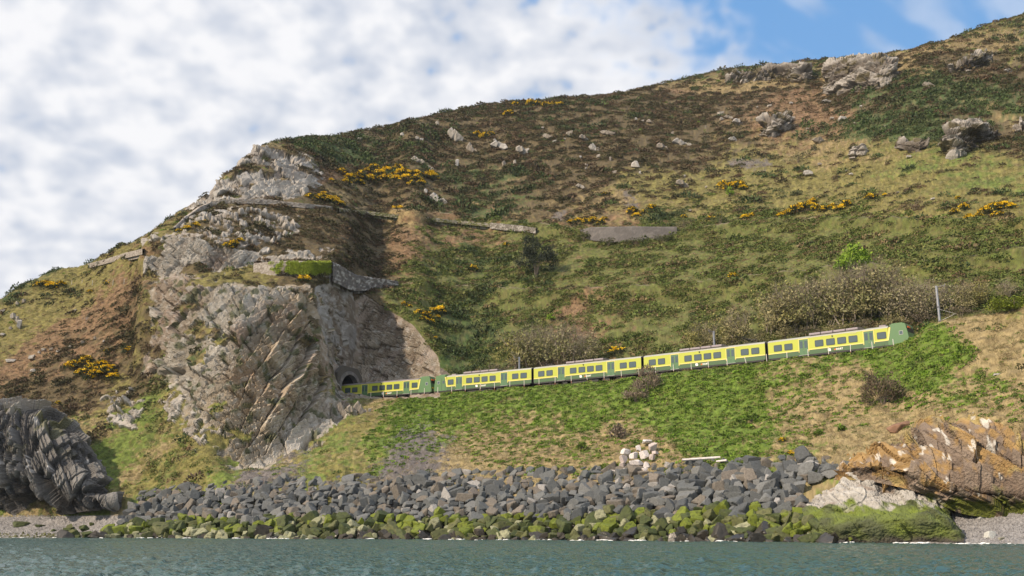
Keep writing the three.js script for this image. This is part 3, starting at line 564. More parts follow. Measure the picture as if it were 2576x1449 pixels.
// shoreline outcrops lofted through their own profiles
function rockLoft(name, label, cols, nu, nv, shape, colour, mat = rockMat) {
  const px = cols.map((c) => c[0]), R = cols[0].length - 1, fy = [], fd = [];
  for (let r = 0; r < R; r++) { fy.push(pchip(px, cols.map((c) => CAMH + c[r + 1][1] * K(c[r + 1][0])))); fd.push(pchip(px, cols.map((c) => c[r + 1][1]))); }
  const ri = Array.from({ length: R }, (_, i) => i), b = [], P = (i, j) => new THREE.Vector3(...b[j * nu + i]);
  const cy = [], cd = []; for (let i = 0; i < nu; i++) { const x = lerp(px[0], px[px.length - 1], i / (nu - 1)); cy.push(pchip(ri, fy.map((f) => f(x)))); cd.push(pchip(ri, fd.map((f) => f(x)))); }
  for (let j = 0; j < nv; j++) for (let i = 0; i < nu; i++) { const x = lerp(px[0], px[px.length - 1], i / (nu - 1)), t = j / (nv - 1) * (R - 1), y = cy[i](t), d = cd[i](t); b.push([xAt(x, y, d), y, -d]); }
  const p = new Float32Array(nu * nv * 3), c = new Float32Array(nu * nv * 3), uv = new Float32Array(nu * nv * 2), ix = [];
  for (let j = 0; j < nv; j++) for (let i = 0; i < nu; i++) {
    const n = P(Math.min(i + 2, nu - 1), j).sub(P(Math.max(i - 2, 0), j)).cross(P(i, Math.min(j + 2, nv - 1)).sub(P(i, Math.max(j - 2, 0)))).normalize(), q = P(i, j), s = shape(q, n, i / (nu - 1), j / (nv - 1)), o = j * nu + i;
    q.addScaledVector(n, s.h); if (s.move) q.add(s.move); p.set(q.toArray(), o * 3); c.set(colour(P(i, j), n, s).map((v) => Math.max(.004, v)), o * 3); uv.set([q.x * .3 + q.z * .1, q.y * .3], o * 2);
  }
  for (let j = 0; j < nv - 1; j++) for (let i = 0; i < nu - 1; i++) { const a = j * nu + i, e = a + 1, f = a + nu, g = f + 1; ix.push(a, e, g, a, g, f); }
  const g = new THREE.BufferGeometry(); g.setAttribute('position', new THREE.BufferAttribute(p, 3)); g.setAttribute('color', new THREE.BufferAttribute(c, 3)); g.setAttribute('uv', new THREE.BufferAttribute(uv, 2)); g.setIndex(ix); g.computeVertexNormals();
  return tag(mesh(name, g, mat), label, 'rock outcrop');
}
rockLoft('dark_outcrop', 'dark tilted blocky rock outcrop at the left edge above the pebbles', [
  [-150, [1312, 166], [1200, 163], [1100, 165], [1020, 170], [1000, 182]], [0, [1302, 164], [1200, 160], [1110, 162], [1040, 167], [1014, 180]], [60, [1302, 160], [1200, 156], [1110, 159], [1035, 165], [1012, 179]],
  [120, [1300, 160], [1210, 154], [1120, 157], [1045, 163], [1020, 176]], [170, [1294, 157], [1230, 152.5], [1150, 156], [1080, 162], [1060, 174]], [215, [1288, 155], [1245, 151.5], [1195, 155], [1135, 161], [1115, 171]], [255, [1283, 153], [1258, 151], [1235, 155], [1205, 160], [1190, 168]], [305, [1277, 153], [1265, 152.5], [1256, 156], [1250, 160], [1246, 165]]],
  340, 300, (q, n, u, v) => { const s = strata(q, -.78, 1.3, 1.9, 61), t = strata(q, -.74, .45, .8, 62), cave = smooth(3.2, 1.2, Math.hypot((q.x + 74.5) * .75, (q.y - 4.6) * 1.3)); return { ...s, t, cave, h: smooth(-.04, .16, v) * (2.1 * (s.h - .5) + .9 * (s.lay - .5) + .6 * (s.f - .5) + .5 * (s.e - .5) * (s.h - .2) + .35 * (t.h - .5) + .3 * (t.f - .5) - .3 * (1 - smooth(0, .1, s.gap)) + .25 * fbm3(q.x * .3, q.y * .3, q.z * .3, 3)) - 3.5 * cave }; },
  (q, n, s) => { let c = mixc([.085, .083, .082], [.20, .195, .185], s.h * .7 + .3 * s.t.h); c = mixc(c, [.55, .55, .55], .75 * smooth(.34, .62, fbm3(q.x * .22 + q.y * .2, q.y * .1 - q.x * .1, 9, 3) + .35 * n3(q.x * .9, q.y * .9, q.z) - .1 * Math.abs(q.x + 76) * .12)); c = mixc(c, [.13, .13, .05], .8 * smooth(.3, .5, n3(q.x * .2, q.y * .3, q.z * .2)) * smooth(10, 20, q.y)); if (q.y > 21 + 2 * n3(q.x * .3, q.y * .3, 2)) c = mixc(c, [.33, .31, .28], .8); return c.map((v) => v * (.85 + .3 * hash3(Math.floor(q.x * 5), Math.floor(q.y * 5), 1, 4))); });
rockLoft('orange_outcrop', 'massive slanting rock outcrop with orange lichen on the right shore', [
  [2098, [1208, 106.6], [1184, 106], [1176, 107], [1168, 108], [1160, 112]], [2150, [1208, 102.6], [1175, 102], [1158, 103], [1157, 106], [1147, 112]], [2200, [1213, 101.1], [1172, 100.5], [1170, 102], [1136, 105], [1126, 111]], [2240, [1221, 99.6], [1178, 99], [1167, 101], [1129, 105], [1120, 111]], [2290, [1233, 97.6], [1188, 97], [1162, 100], [1114, 104], [1104, 110]],
  [2330, [1247, 97.4], [1205, 96], [1152, 98.5], [1090, 103], [1080, 109]], [2380, [1277, 96.4], [1222, 95], [1152, 97.5], [1089, 102], [1079, 108]], [2430, [1295, 95.4], [1235, 94], [1152, 96.5], [1071, 101], [1061, 107]], [2500, [1305, 94.4], [1240, 93], [1152, 95.5], [1064, 100], [1054, 106]], [2576, [1317, 93.4], [1245, 92], [1152, 94.5], [1071, 99], [1061, 105]], [2700, [1327, 91.4], [1250, 90], [1152, 92], [1064, 97], [1054, 103]], [2900, [1332, 89.4], [1250, 88], [1152, 90], [1054, 95], [1010, 101]]],
  420, 260, (q, n, u, v) => { const s = strata(q, -.56, 2.4, 3.6, 81), t = strata(q, -.52, .6, 1.3, 82), j = strata(q, .95, .8, 5, 83), saw = s.f; return { ...s, t, j, h: smooth(-.03, .2, v) * (1.35 * (saw - .5) * (.6 + .8 * s.lay) + 1.4 * (s.h - .5) + .5 * (t.h - .5) + .4 * (t.f - .5) + .7 * (j.lay - .5) + .25 * (j.f - .5) - 1.5 * (1 - smooth(0, .36, s.f * 2.4)) + .5 * fbm3(q.x * .22, q.y * .22, q.z * .22, 3)) }; },
  (q, n, s) => { let c = mixc([.135, .10, .075], [.25, .20, .155], .6 * s.j.lay + .4 * s.t.h); const top = s.f + .5 * n3(q.x * .25, q.y * .25, q.z * .25) + .09 * (q.y - 10.5) - .05 * (q.x - 42) * (q.x > 42 ? .3 : 1); c = mixc(c, [.31, .20, .075], .9 * smooth(.22, .8, top + .45 * n3(q.x * .9, q.y * .9, 1) + .25 * n3(q.x * 2.4, q.y * 2.4, 1))); c = mixc(c, [.36, .31, .12], .6 * smooth(.3, .6, n3(q.x * .2 + 5, q.y * .3, 2)) * smooth(.4, .8, top)); c = mixc(c, [.58, .57, .53], .8 * smooth(.6, .8, n3(q.x * .55, q.y * .22, q.z * .3) + .45 * n3(q.x * 2.2, q.y * 1.1, 4))); if (q.y < 5.2) c = mixc(c, [.105, .125, .015], smooth(4.7, 3.4, q.y + 1.1 * n3(q.x * .5, q.y * .4, 1)) * smooth(-.5, .2, n3(q.x * .9, q.y * .5, 3) + .3)); return c.map((v) => v * (.82 + .36 * hash3(Math.floor(q.x * 4), Math.floor(q.y * 4), 1, 4))); });
rockLoft('pale_outcrop', 'pale grey ribbed shore rock with green weed on its foot, right of the boulders', [
  [2020, [1364, 99], [1338, 102], [1300, 101.8], [1284, 103.8], [1275, 106.8]], [2090, [1365, 97.5], [1325, 96.8], [1285, 99.3], [1250, 101.9], [1214, 107.8]], [2140, [1366, 96], [1320, 95.3], [1280, 97.8], [1230, 101.4], [1173, 106.8]], [2188, [1366, 95], [1315, 94.3], [1275, 96.8], [1215, 100.9], [1141, 106.8]], [2235, [1366, 94], [1310, 93.3], [1268, 96.3], [1227, 100.4], [1172, 105.8]], [2300, [1366, 92.5], [1305, 91.8], [1265, 95.3], [1236, 99.4], [1191, 104.8]], [2360, [1365, 91], [1315, 90.3], [1290, 92.8], [1270, 96.4], [1244, 102.8]], [2425, [1366, 89], [1356, 90], [1348, 92], [1340, 94], [1332, 97]]],
  300, 220, (q) => { const s = strata(q, .12, .42, 2.4, 91), t = strata(q, .5, 1.6, 2.6, 92); const hi = smooth(3, 4.2, q.y); return { ...s, t, h: .26 * (s.h - .5) * (.35 + hi) + .65 * (t.h - .5) + .5 * fbm3(q.x * .3, q.y * .4, q.z * .3, 4) - .12 * (1 - smooth(0, .08, s.gap)) * hi }; },
  (q, n, s) => { let c = mixc([.36, .345, .315], [.50, .50, .475], s.h + .3 * n3(q.x * .4, q.y * .4, 3)); c = mixc(c, [.25, .205, .17], .8 * smooth(.15, .45, n3(q.x * .35 + 9, q.y * .6, q.z * .3) + .06 * (q.y - 7))); const g = q.y + .9 * n3(q.x * .35, q.y * .5, q.z * .35) + .4 * n3(q.x * 1.3, q.y, 4); const weed = smooth(4.0, 3.3, g); const wc = mixc([.12, .165, .012], [.055, .07, .02], .5 + .8 * n3(q.x * .3, q.y * .4, q.z * .3) - .22 * (q.y - 2)); c = mixc(c, wc, weed * .95); c = mixc(c, [.33, .32, .24], .8 * smooth(.3, .5, n3(q.x * .5, q.y * .5, q.z * .5)) * smooth(46, 51, q.x)); c = mixc(c, [.05, .045, .035], smooth(.9, .3, q.y + .3 * n3(q.x, q.y, 3))); return c.map((v) => v * (.82 + .36 * hash3(Math.floor(q.x * 5), Math.floor(q.y * 5), 1, 4))); });

// crags standing out of the slope: px, py of the foot, py of the top
function crag(name, label, pts, seed, o = {}) {
  const cols = pts.map(([px, b, t]) => { const q = landHit(px, b, 8.5), d = -q.z - 1, h = (b - t) * d / F, D = d - h * .08; return [px, [b + 14, d + h * .35], [b - 1, D + h * .06], [(b + t * 1.2) / 2.2, D + h * .22], [t + (b - t) * .12, D + h * .5], [t, D + h * 1.3], [t + 3, D + h * 3.4]]; });
  const w = pts[pts.length - 1][0] - pts[0][0], g = o.size || 1, ang = o.ang === undefined ? -.5 : o.ang;
  rockLoft(name, label, cols, Math.round(clamp(w / 1.6, 40, 170)), 90, (q, n, u, v) => { const s = strata(q, ang + .3 * n3(q.x * .03, q.y * .03, seed), 3.2 * g, 4.4 * g, seed), t = strata(q, ang + .4, 1.2 * g, 1.7 * g, seed + 1), e = smooth(0, .08, u) * smooth(1, .92, u); return { ...s, t, h: e * (1.5 * (s.h - .5) + .9 * (s.lay - .5) + .8 * (s.f - .5) + .6 * (t.h - .5) + .4 * (t.f - .5) + 3.0 * fbm3(q.x * .07, q.y * .09, q.z * .05, 3) - 1.0 * (1 - smooth(0, .4, s.gap)) + .9 * facet(q.x * .6, q.y * .7, q.z * .3, seed)[0] + .4 * facet(q.x * 1.5, q.y * 1.7, q.z * .6, seed + 9)[0]) - (1 - e) * 2.5 - 3 * smooth(.30, .5, n3(q.x * .09 + seed, q.y * .14, q.z * .04)) * (o.broken || 0) }; },
    (q, n, s) => { let c = mixc([.15, .13, .108], [.37, .35, .32], .48 + .5 * (s.h - .5) + .4 * (s.t.h - .5) + .8 * fbm3(q.x * .08, q.y * .1, q.z * .03, 3)); c = mixc(c, [.10, .085, .04], .9 * smooth(.30, .44, n3(q.x * .13 + 4, q.y * .3, q.z * .05 + seed) + .3 * n3(q.x * .6, q.y * .9, seed) + (o.moss || 0))); return c; }, rockMat);
}
crag('summit_crag', 'large rounded grey crag near the summit, under the blue sky', [[2058, 208, 202], [2072, 226, 176], [2095, 237, 160], [2130, 236, 152], [2170, 232, 148], [2210, 222, 146], [2245, 205, 153], [2262, 186, 164], [2270, 176, 172]], 301, { size: 1.5, moss: -.12 });
crag('skyline_crag', 'strip of broken grey rocks along the skyline left of the summit crag', [[1812, 200, 194], [1840, 208, 186], [1880, 206, 178], [1920, 202, 172], [1955, 198, 168], [1990, 206, 166], [2020, 210, 166], [2046, 196, 168], [2056, 186, 180]], 311, { broken: 1, moss: .1 });
crag('hillside_crag', 'broken grey crag on the grassy right hillside, below the dark ridge', [[2358, 372, 364], [2372, 388, 338], [2400, 392, 322], [2440, 380, 312], [2480, 352, 318], [2520, 340, 322], [2560, 330, 314], [2620, 322, 306]], 321, { broken: 1, size: 1.1 });
crag('hillside_crag', 'craggy grey outcrop at the left rim of the hollow under the summit crag', [[1902, 316, 310], [1915, 338, 300], [1945, 342, 294], [1975, 330, 292], [1998, 312, 296], [2006, 304, 301]], 331, { broken: .6 });
crag('hillside_crag', 'low grey outcrop left of the right hillside crag', [[2246, 366, 362], [2262, 382, 360], [2290, 384, 352], [2315, 380, 350], [2340, 364, 354]], 341, { broken: .6, size: .8 });
crag('hillside_crag', 'grey outcrop high on the dark right ridge', [[2380, 182, 178], [2400, 184, 168], [2440, 178, 148], [2465, 165, 138], [2490, 158, 146], [2504, 152, 149]], 351, { broken: .6, size: .9, moss: .1 });
crag('hillside_crag', 'small ribbed grey outcrop at the foot of the dark right ridge', [[2134, 390, 386], [2150, 394, 374], [2172, 384, 368], [2184, 372, 368]], 361, { broken: .5, size: .7 });
// ---------------------------------------------------------------- the train: six carriages of one coupled train
const paint = (r, g, b, rough = .35, o = {}) => new THREE.MeshPhysicalMaterial({ color: new THREE.Color().setRGB(r, g, b), roughness: rough, clearcoat: .25, clearcoatRoughness: .3, ...o });
const M = {
  lime: paint(.45, .50, .055), green: paint(.060, .125, .050), cab: paint(.095, .200, .080), cream: paint(.80, .68, .20), roof: paint(.17, .15, .155, .7), roofLight: paint(.34, .35, .30, .7), black: paint(.012, .012, .014, .6), under: paint(.045, .035, .03, .9), rubber: paint(.018, .022, .026, .5),
  glass: new THREE.MeshPhysicalMaterial({ color: new THREE.Color().setRGB(.07, .105, .115), roughness: .06, ior: 1.55, clearcoat: 1, clearcoatRoughness: .03 }), pod: paint(.27, .235, .26, .6), door: paint(.085, .185, .085), white: paint(.75, .76, .76, .5), orange: paint(.75, .14, .02, .5), yellow: paint(.75, .55, .02, .5), silver: paint(.42, .42, .42, .4),
};
const boxAt = (w, h, d, x, y, z) => new THREE.BoxGeometry(w, h, d).translate(x, y, z);
function slab(pts, z0, z1, bevel = 0) { const s = new THREE.Shape(pts.map((p) => new THREE.Vector2(...p))); const g = new THREE.ExtrudeGeometry(s, { depth: z1 - z0 - 2 * bevel, bevelEnabled: bevel > 0, bevelSize: bevel, bevelThickness: bevel, bevelOffset: -bevel, bevelSegments: 2 }); g.translate(0, 0, z0 + bevel); return g; }
function roundRect(w, h, r) { const s = new THREE.Shape(), x = -w / 2, y = -h / 2; s.moveTo(x + r, y); s.lineTo(x + w - r, y); s.absarc(x + w - r, y + r, r, -Math.PI / 2, 0); s.lineTo(x + w, y + h - r); s.absarc(x + w - r, y + h - r, r, 0, Math.PI / 2); s.lineTo(x + r, y + h); s.absarc(x + r, y + h - r, r, Math.PI / 2, Math.PI); s.lineTo(x, y + r); s.absarc(x + r, y + r, r, Math.PI, Math.PI * 1.5); return s; }
const WID = 2.8, SIDE = 0;
function across(pts, len, x0) { const s = new THREE.Shape(pts.map((p) => new THREE.Vector2(...p))); return new THREE.ExtrudeGeometry(s, { depth: len, bevelEnabled: false }).rotateY(Math.PI / 2).translate(x0, 0, 0); } // section given as (-z, y)
const flank = (y0, y1, out = 0) => [[-out, y0], [WID + out, y0], [WID + out, y1], [-out, y1]];
const logoMat = (() => { const c = document.createElement('canvas'); c.width = 512; c.height = 128; const x = c.getContext('2d'); x.fillStyle = '#47613b'; x.fillRect(0, 0, 512, 128); x.fillStyle = '#f4f4f4'; x.beginPath(); x.moveTo(20, 16); x.lineTo(90, 16); x.quadraticCurveTo(118, 20, 118, 60); x.lineTo(118, 112); x.lineTo(48, 112); x.quadraticCurveTo(20, 104, 20, 64); x.fill(); x.fillStyle = '#a8a090'; x.fillRect(52, 52, 34, 10); x.fillStyle = '#8fb050'; x.beginPath(); x.moveTo(180, 40); x.lineTo(225, 52); x.lineTo(186, 62); x.fill(); x.fillStyle = '#e0702a'; x.beginPath(); x.moveTo(215, 84); x.lineTo(262, 30); x.lineTo(282, 84); x.lineTo(232, 100); x.fill(); x.fillStyle = '#f4f4f4'; x.font = 'bold 92px sans-serif'; x.textBaseline = 'middle'; x.fillText('DART', 280, 70, 225); const t = new THREE.CanvasTexture(c); t.colorSpace = THREE.SRGBColorSpace; return new THREE.MeshStandardMaterial({ map: t, roughness: .4 }); })();
const train = thing('train', 'lime and green electric commuter train of six carriages leaving the tunnel', 'train', new THREE.Vector3());
const winShape = roundRect(1.26, .94, .14), paneShape = roundRect(1.12, .80, .10);
const winFrame = new THREE.ExtrudeGeometry(winShape, { depth: .03, bevelEnabled: false, curveSegments: 4 }), winPane = new THREE.ExtrudeGeometry(paneShape, { depth: .012, bevelEnabled: false, curveSegments: 4 }).translate(0, 0, .03);
const winGeo = mergeGeometries([winFrame, winPane], true);
function carriage(s0, kind, label) {
  const mid = trackAt(s0 + CAR / 2), a = heading(s0 + CAR / 2), c = new THREE.Group(); c.name = 'carriage'; c.position.copy(trackAt(s0).add(trackAt(s0 + CAR)).multiplyScalar(.5)); c.rotation.y = -a; if (label) c.userData.label = label; train.add(c);
  const old = kind === 'old', L = -10.05, Rr = 10.05, cabR = kind === 'cabR' || old, cabL = kind === 'cabL';
  const x0 = cabL ? L + 2.75 : L, x1 = cabR ? Rr - 2.75 : Rr, part = (n, g, m) => mesh(n, g, m, c), X = (x) => x - CAR / 2;
  part('lower_panel', across(flank(1.02, 1.64), Rr - L, L), M.green);
  part('yellow_panel', across(flank(1.77, 3.36), x1 - x0, x0), M.lime);
  part('cream_stripe', across(flank(1.64, 1.77, .006), x1 - x0, x0), M.cream);
  part('roof', across([[-.01, 3.36], [WID + .01, 3.36], [WID - .02, 3.46], [WID - .35, 3.66], [WID - .9, 3.78], [.9, 3.78], [.35, 3.66], [.02, 3.46]], x1 - x0, x0), old ? M.roof : M.roofLight);
  part('underframe', mergeGeometries([boxAt(19.6, .22, WID - .04, 0, .92, -WID / 2), boxAt(5.2, .55, 2.3, -.4, .58, -WID / 2), boxAt(1.2, .5, 2.35, 3.6, .56, -WID / 2), boxAt(.9, .4, 2.35, -4.1, .6, -WID / 2)]), M.black);
  for (const bx of [-7, 7]) { const g = [boxAt(3.1, .22, 2.3, bx, .55, -WID / 2), boxAt(.5, .35, 2.4, bx, .62, -WID / 2)]; for (const wx of [-1.1, 1.1]) for (const z of [-.45, -WID + .45]) g.push(new THREE.CylinderGeometry(.42, .42, .13, 20).rotateX(Math.PI / 2).translate(bx + wx, .42, z)); part('bogie', mergeGeometries(g.map((q) => q.toNonIndexed())), M.under); }
  let wins = [1.75, 3.38, 7.95, 9.6, 11.2, 12.8, 17.2, 18.85], doors = [5.66, 14.96];
  if (cabR) wins = [1.75, 3.38, 7.95, 9.6, 11.2, 12.8, 16.72]; if (cabL) wins = [3.88, 7.8, 9.4, 11, 12.65, 17.2, 18.85];
  for (const w of wins) { const m = part('window', winGeo, [M.rubber, M.glass]); m.position.set(X(w), 2.42, -.012); if (old && w > 7 && w < 13) part('top_light', boxAt(1.12, .035, .02, X(w), 2.62, .03), M.rubber); }
  for (const d of doors) {
    part('door_surround', mergeGeometries([boxAt(.09, 1.95, .02, X(d) - .73, 2.5 - .09, .012), boxAt(.09, 1.95, .02, X(d) + .73, 2.5 - .09, .012), boxAt(1.55, .09, .02, X(d), 3.26 + .12, .012).translate(0, -.09, 0)]), M.cream);
    for (const sd of [-1, 1]) { part('door', mergeGeometries([boxAt(.64, 2.22, .03, X(d) + sd * .335, 2.13, .01)]), M.door); part('door_window', slab([[X(d) + sd * .335 - .2, 2.0], [X(d) + sd * .335 + .2, 2.0], [X(d) + sd * .335 + .2, 2.98], [X(d) + sd * .335 - .2, 2.98]], .026, .036), M.glass); }
    part('door_step', boxAt(1.5, .05, .12, X(d), .99, .03), M.silver);
  }
  for (const sd of [-1, 1]) { // ends
    const e = sd > 0 ? Rr : L;
    if (sd > 0 ? cabR : cabL) {
      const q = (x) => (sd > 0 ? X(CAR - x) : X(x)), pts = [[.42, 1.0], [3.06, 1.0], [3.06, 1.7], [2.72, 3.42], [2.72, 3.74], [.75, 3.74], [.62, 3.5], [.34, 1.9]].map(([x, y]) => [q(x), y]); if (sd > 0) pts.reverse();
      part('cab', slab(pts, -WID - .012, .012, .01), M.cab);
      const st = [[2.98, 1.66], [3.3, 1.66], [3.3, 1.78], [3.13, 1.9], [2.86, 3.4], [2.62, 3.4]].map(([x, y]) => [q(x), y]); if (sd > 0) st.reverse();
      part('cab_stripe', slab(st, -WID - .02, .02), M.cream);
      part('cab_window', boxAt(.52, .52, .03, q(1.28), 2.5, .016), M.silver); part('cab_window_pane', boxAt(.43, .42, .03, q(1.28), 2.5, .022), M.glass);
      if (cabL) { for (const x of [1.95, 2.72]) part('cab_door_edge', boxAt(.04, 2.05, .03, q(x), 2.15, .012), M.rubber); part('cab_door_window', boxAt(.36, .5, .03, q(2.34), 2.52, .016), M.glass); }
      part('windscreen', boxAt(.05, 1.15, 2.2, q(.48), 2.62, -WID / 2).rotateZ(0), M.black);
      part('destination_display', boxAt(.06, .24, .9, q(.40), 3.2, -.62), M.orange); part('nose_panel', boxAt(.06, .5, 2.2, q(.33), 1.6, -WID / 2), M.yellow);
      part('cab_roof_box', mergeGeometries([boxAt(1.5, .20, 1.9, q(1.9), 3.84, -WID / 2)]), M.cab);
      part('coupler', boxAt(.7, .25, .3, q(.15), .95, -WID / 2), M.black);
    } else { part('gangway', boxAt(.56, 2.75, 1.9, e + sd * .14, 2.28, -WID / 2), M.black); part('carriage_end', boxAt(.06, 2.5, WID - .1, e + sd * .03, 2.3, -WID / 2), M.black); }
  }
  if (!old) {
    const pods = []; for (let i = 0; i < 4; i++) pods.push(new RoundedBoxGeometry(1.72, .34, 1.9, 2, .1).translate(-3.3 + i * 1.78 + 0.3, 3.86, -WID / 2 + .3));
    for (const p of pods) part('roof_unit', p, M.pod); part('roof_unit_end', slab([[3.2, 3.6], [4.3, 3.6], [3.5, 4.0], [3.2, 4.02]], -WID / 2 - .6, -WID / 2 + 1.2), M.black);
    part('roof_vent', boxAt(.9, .12, .02, 2.6, 3.24, .012), paintGrey); part('camera_box', boxAt(.14, .2, .1, -.4, 3.2, .05), M.rubber);
    if (cabR || cabL) part('roof_hatch', boxAt(.9, .22, 1.2, cabR ? 6.4 : -6.2, 3.82, -1.2), M.pod);
  } else part('camera_box', boxAt(.1, .2, .1, -.9, 3.2, .05), M.rubber);
  const lg = new THREE.PlaneGeometry(2.3, .5); part('logo', lg, logoMat).position.set(X(old ? 10.6 : 10.2), 1.34, .012);
  if (kind === 'pantR' || kind === 'pantL') { const px = kind === 'pantR' ? 7.4 : -7.6, b = (x0, y0, x1, y1, z, r = .03) => { const l = Math.hypot(x1 - x0, y1 - y0); return new THREE.CylinderGeometry(r, r, l, 6).rotateZ(-Math.PI / 2).rotateZ(Math.atan2(y1 - y0, x1 - x0)).translate((x0 + x1) / 2, (y0 + y1) / 2, z); }; const hi = kind === 'pantR' ? .75 : .2, g = [boxAt(2, .1, 1.1, px, 3.84, -WID / 2)]; for (const z of [-.9, -1.9]) g.push(b(px - .8, 3.88, px + .95, 3.88 + hi * .55, z).toNonIndexed(), b(px + .95, 3.88 + hi * .55, px - .9, 3.88 + hi, z * .8 - .28).toNonIndexed()); g[0] = g[0].toNonIndexed(); g.push(boxAt(.35, .05, 1.7, px - .9, 3.9 + hi, -WID / 2).toNonIndexed()); part('pantograph', mergeGeometries(g), M.black); }
  return c;
}
const paintGrey = paint(.45, .46, .25, .6);
carriage(-CAR, 'plain'); carriage(0, 'old', 'rear carriage with a plain dark roof, beside the tunnel mouth'); carriage(CAR, 'cabL'); carriage(2 * CAR, 'pantL'); carriage(3 * CAR, 'pantR'); carriage(4 * CAR, 'cabR', 'leading carriage with a green cab, its nose behind the grassy bank');
// the two rails and the sleepers under the train
{ const g = [], sl = []; for (let s = -30; s < 165; s += 1.5) for (const off of [.68, 2.12]) { const p = trackAt(s, off, RAIL - .08), q = trackAt(s + 1.5, off, RAIL - .08), b = new THREE.BoxGeometry(1.52, .15, .07); b.rotateY(-heading(s + .75)); b.translate((p.x + q.x) / 2, p.y, (p.z + q.z) / 2); g.push(b); }
  for (let s = -30; s < 165; s += .8) { const p = trackAt(s, 1.4, RAIL - .22); sl.push(new THREE.BoxGeometry(.26, .16, 2.5).rotateY(-heading(s)).translate(p.x, p.y, p.z)); }
  const o = mesh('railway_track', mergeGeometries([...g, ...sl]), paint(.09, .07, .06, .8)); tag(o, 'railway track running under the green train', 'railway track'); }
// ---------------------------------------------------------------- tunnel portal
{
  const t = thing('tunnel_portal', 'dark arched tunnel mouth with a ring of grey stones', 'tunnel', trackAt(PORTAL_S, 1.4, RAIL)), a = heading(PORTAL_S); t.rotation.y = -a;
  const stone = stoneMat([.17, .165, .16], .95), stone2 = stoneMat([.22, .21, .2], .95), dark = stoneMat([.035, .033, .032], 1), R0 = 2.75, CYA = 2.85, X0 = -1.0;
  const wall = new THREE.Shape(); wall.moveTo(-3.9, -.6); wall.lineTo(3.9, -.6); wall.lineTo(3.9, 5.6); wall.lineTo(2.4, 7.0); wall.lineTo(-2.2, 7.1); wall.lineTo(-3.9, 5.6); wall.lineTo(-3.9, -.6); const hole = new THREE.Path(); hole.moveTo(-R0, -.6); hole.lineTo(R0, -.6); hole.lineTo(R0, CYA); hole.absarc(0, CYA, R0, 0, Math.PI, false); hole.lineTo(-R0, -.6); wall.holes.push(hole);
  mesh('portal_wall', new THREE.ExtrudeGeometry(wall, { depth: .9, bevelEnabled: false, curveSegments: 24 }).rotateY(Math.PI / 2).translate(X0, 0, 0), stoneMat([.10, .092, .08], 1), t);
  for (let i = 0; i < 15; i++) { const u = Math.PI * (i + .5) / 15, w = Math.PI / 15 * .94, s = new THREE.Shape(); s.absarc(0, CYA, R0, u - w / 2, u + w / 2, false); s.absarc(0, CYA, R0 + .62, u + w / 2, u - w / 2, true); mesh('arch_stone', new THREE.ExtrudeGeometry(s, { depth: 1.0, bevelEnabled: true, bevelSize: .02, bevelThickness: .03, bevelSegments: 1, curveSegments: 3 }).rotateY(Math.PI / 2).translate(X0 + .05, 0, 0), i % 3 ? stone : stone2, t); }
  for (const sd of [-1, 1]) for (let i = 0; i < 6; i++) mesh('jamb_stone', new RoundedBoxGeometry(1.02, .53, .6, 1, .03).translate(X0 + .5, -.3 + i * .56, sd * (R0 + .31)), (i + sd) % 2 ? stone : stone2, t);
  const b = new THREE.Shape(); b.moveTo(-R0 - .5, -.7); b.lineTo(R0 + .5, -.7); b.lineTo(R0 + .5, CYA); b.absarc(0, CYA, R0 + .5, 0, Math.PI, false); b.lineTo(-R0 - .5, -.7); const h2 = new THREE.Path(); h2.moveTo(-R0 - .02, -.5); h2.lineTo(R0 + .02, -.5); h2.lineTo(R0 + .02, CYA); h2.absarc(0, CYA, R0 + .02, 0, Math.PI, false); h2.lineTo(-R0 - .02, -.5); b.holes.push(h2);
  mesh('tunnel_lining', new THREE.ExtrudeGeometry(b, { depth: 42, bevelEnabled: false, curveSegments: 20 }).rotateY(Math.PI / 2).translate(X0 - 42.01, 0, 0), dark, t);
  mesh('tunnel_end', new THREE.BoxGeometry(.5, 8, 7).translate(X0 - 42.3, 2.5, 0), dark, t);
}
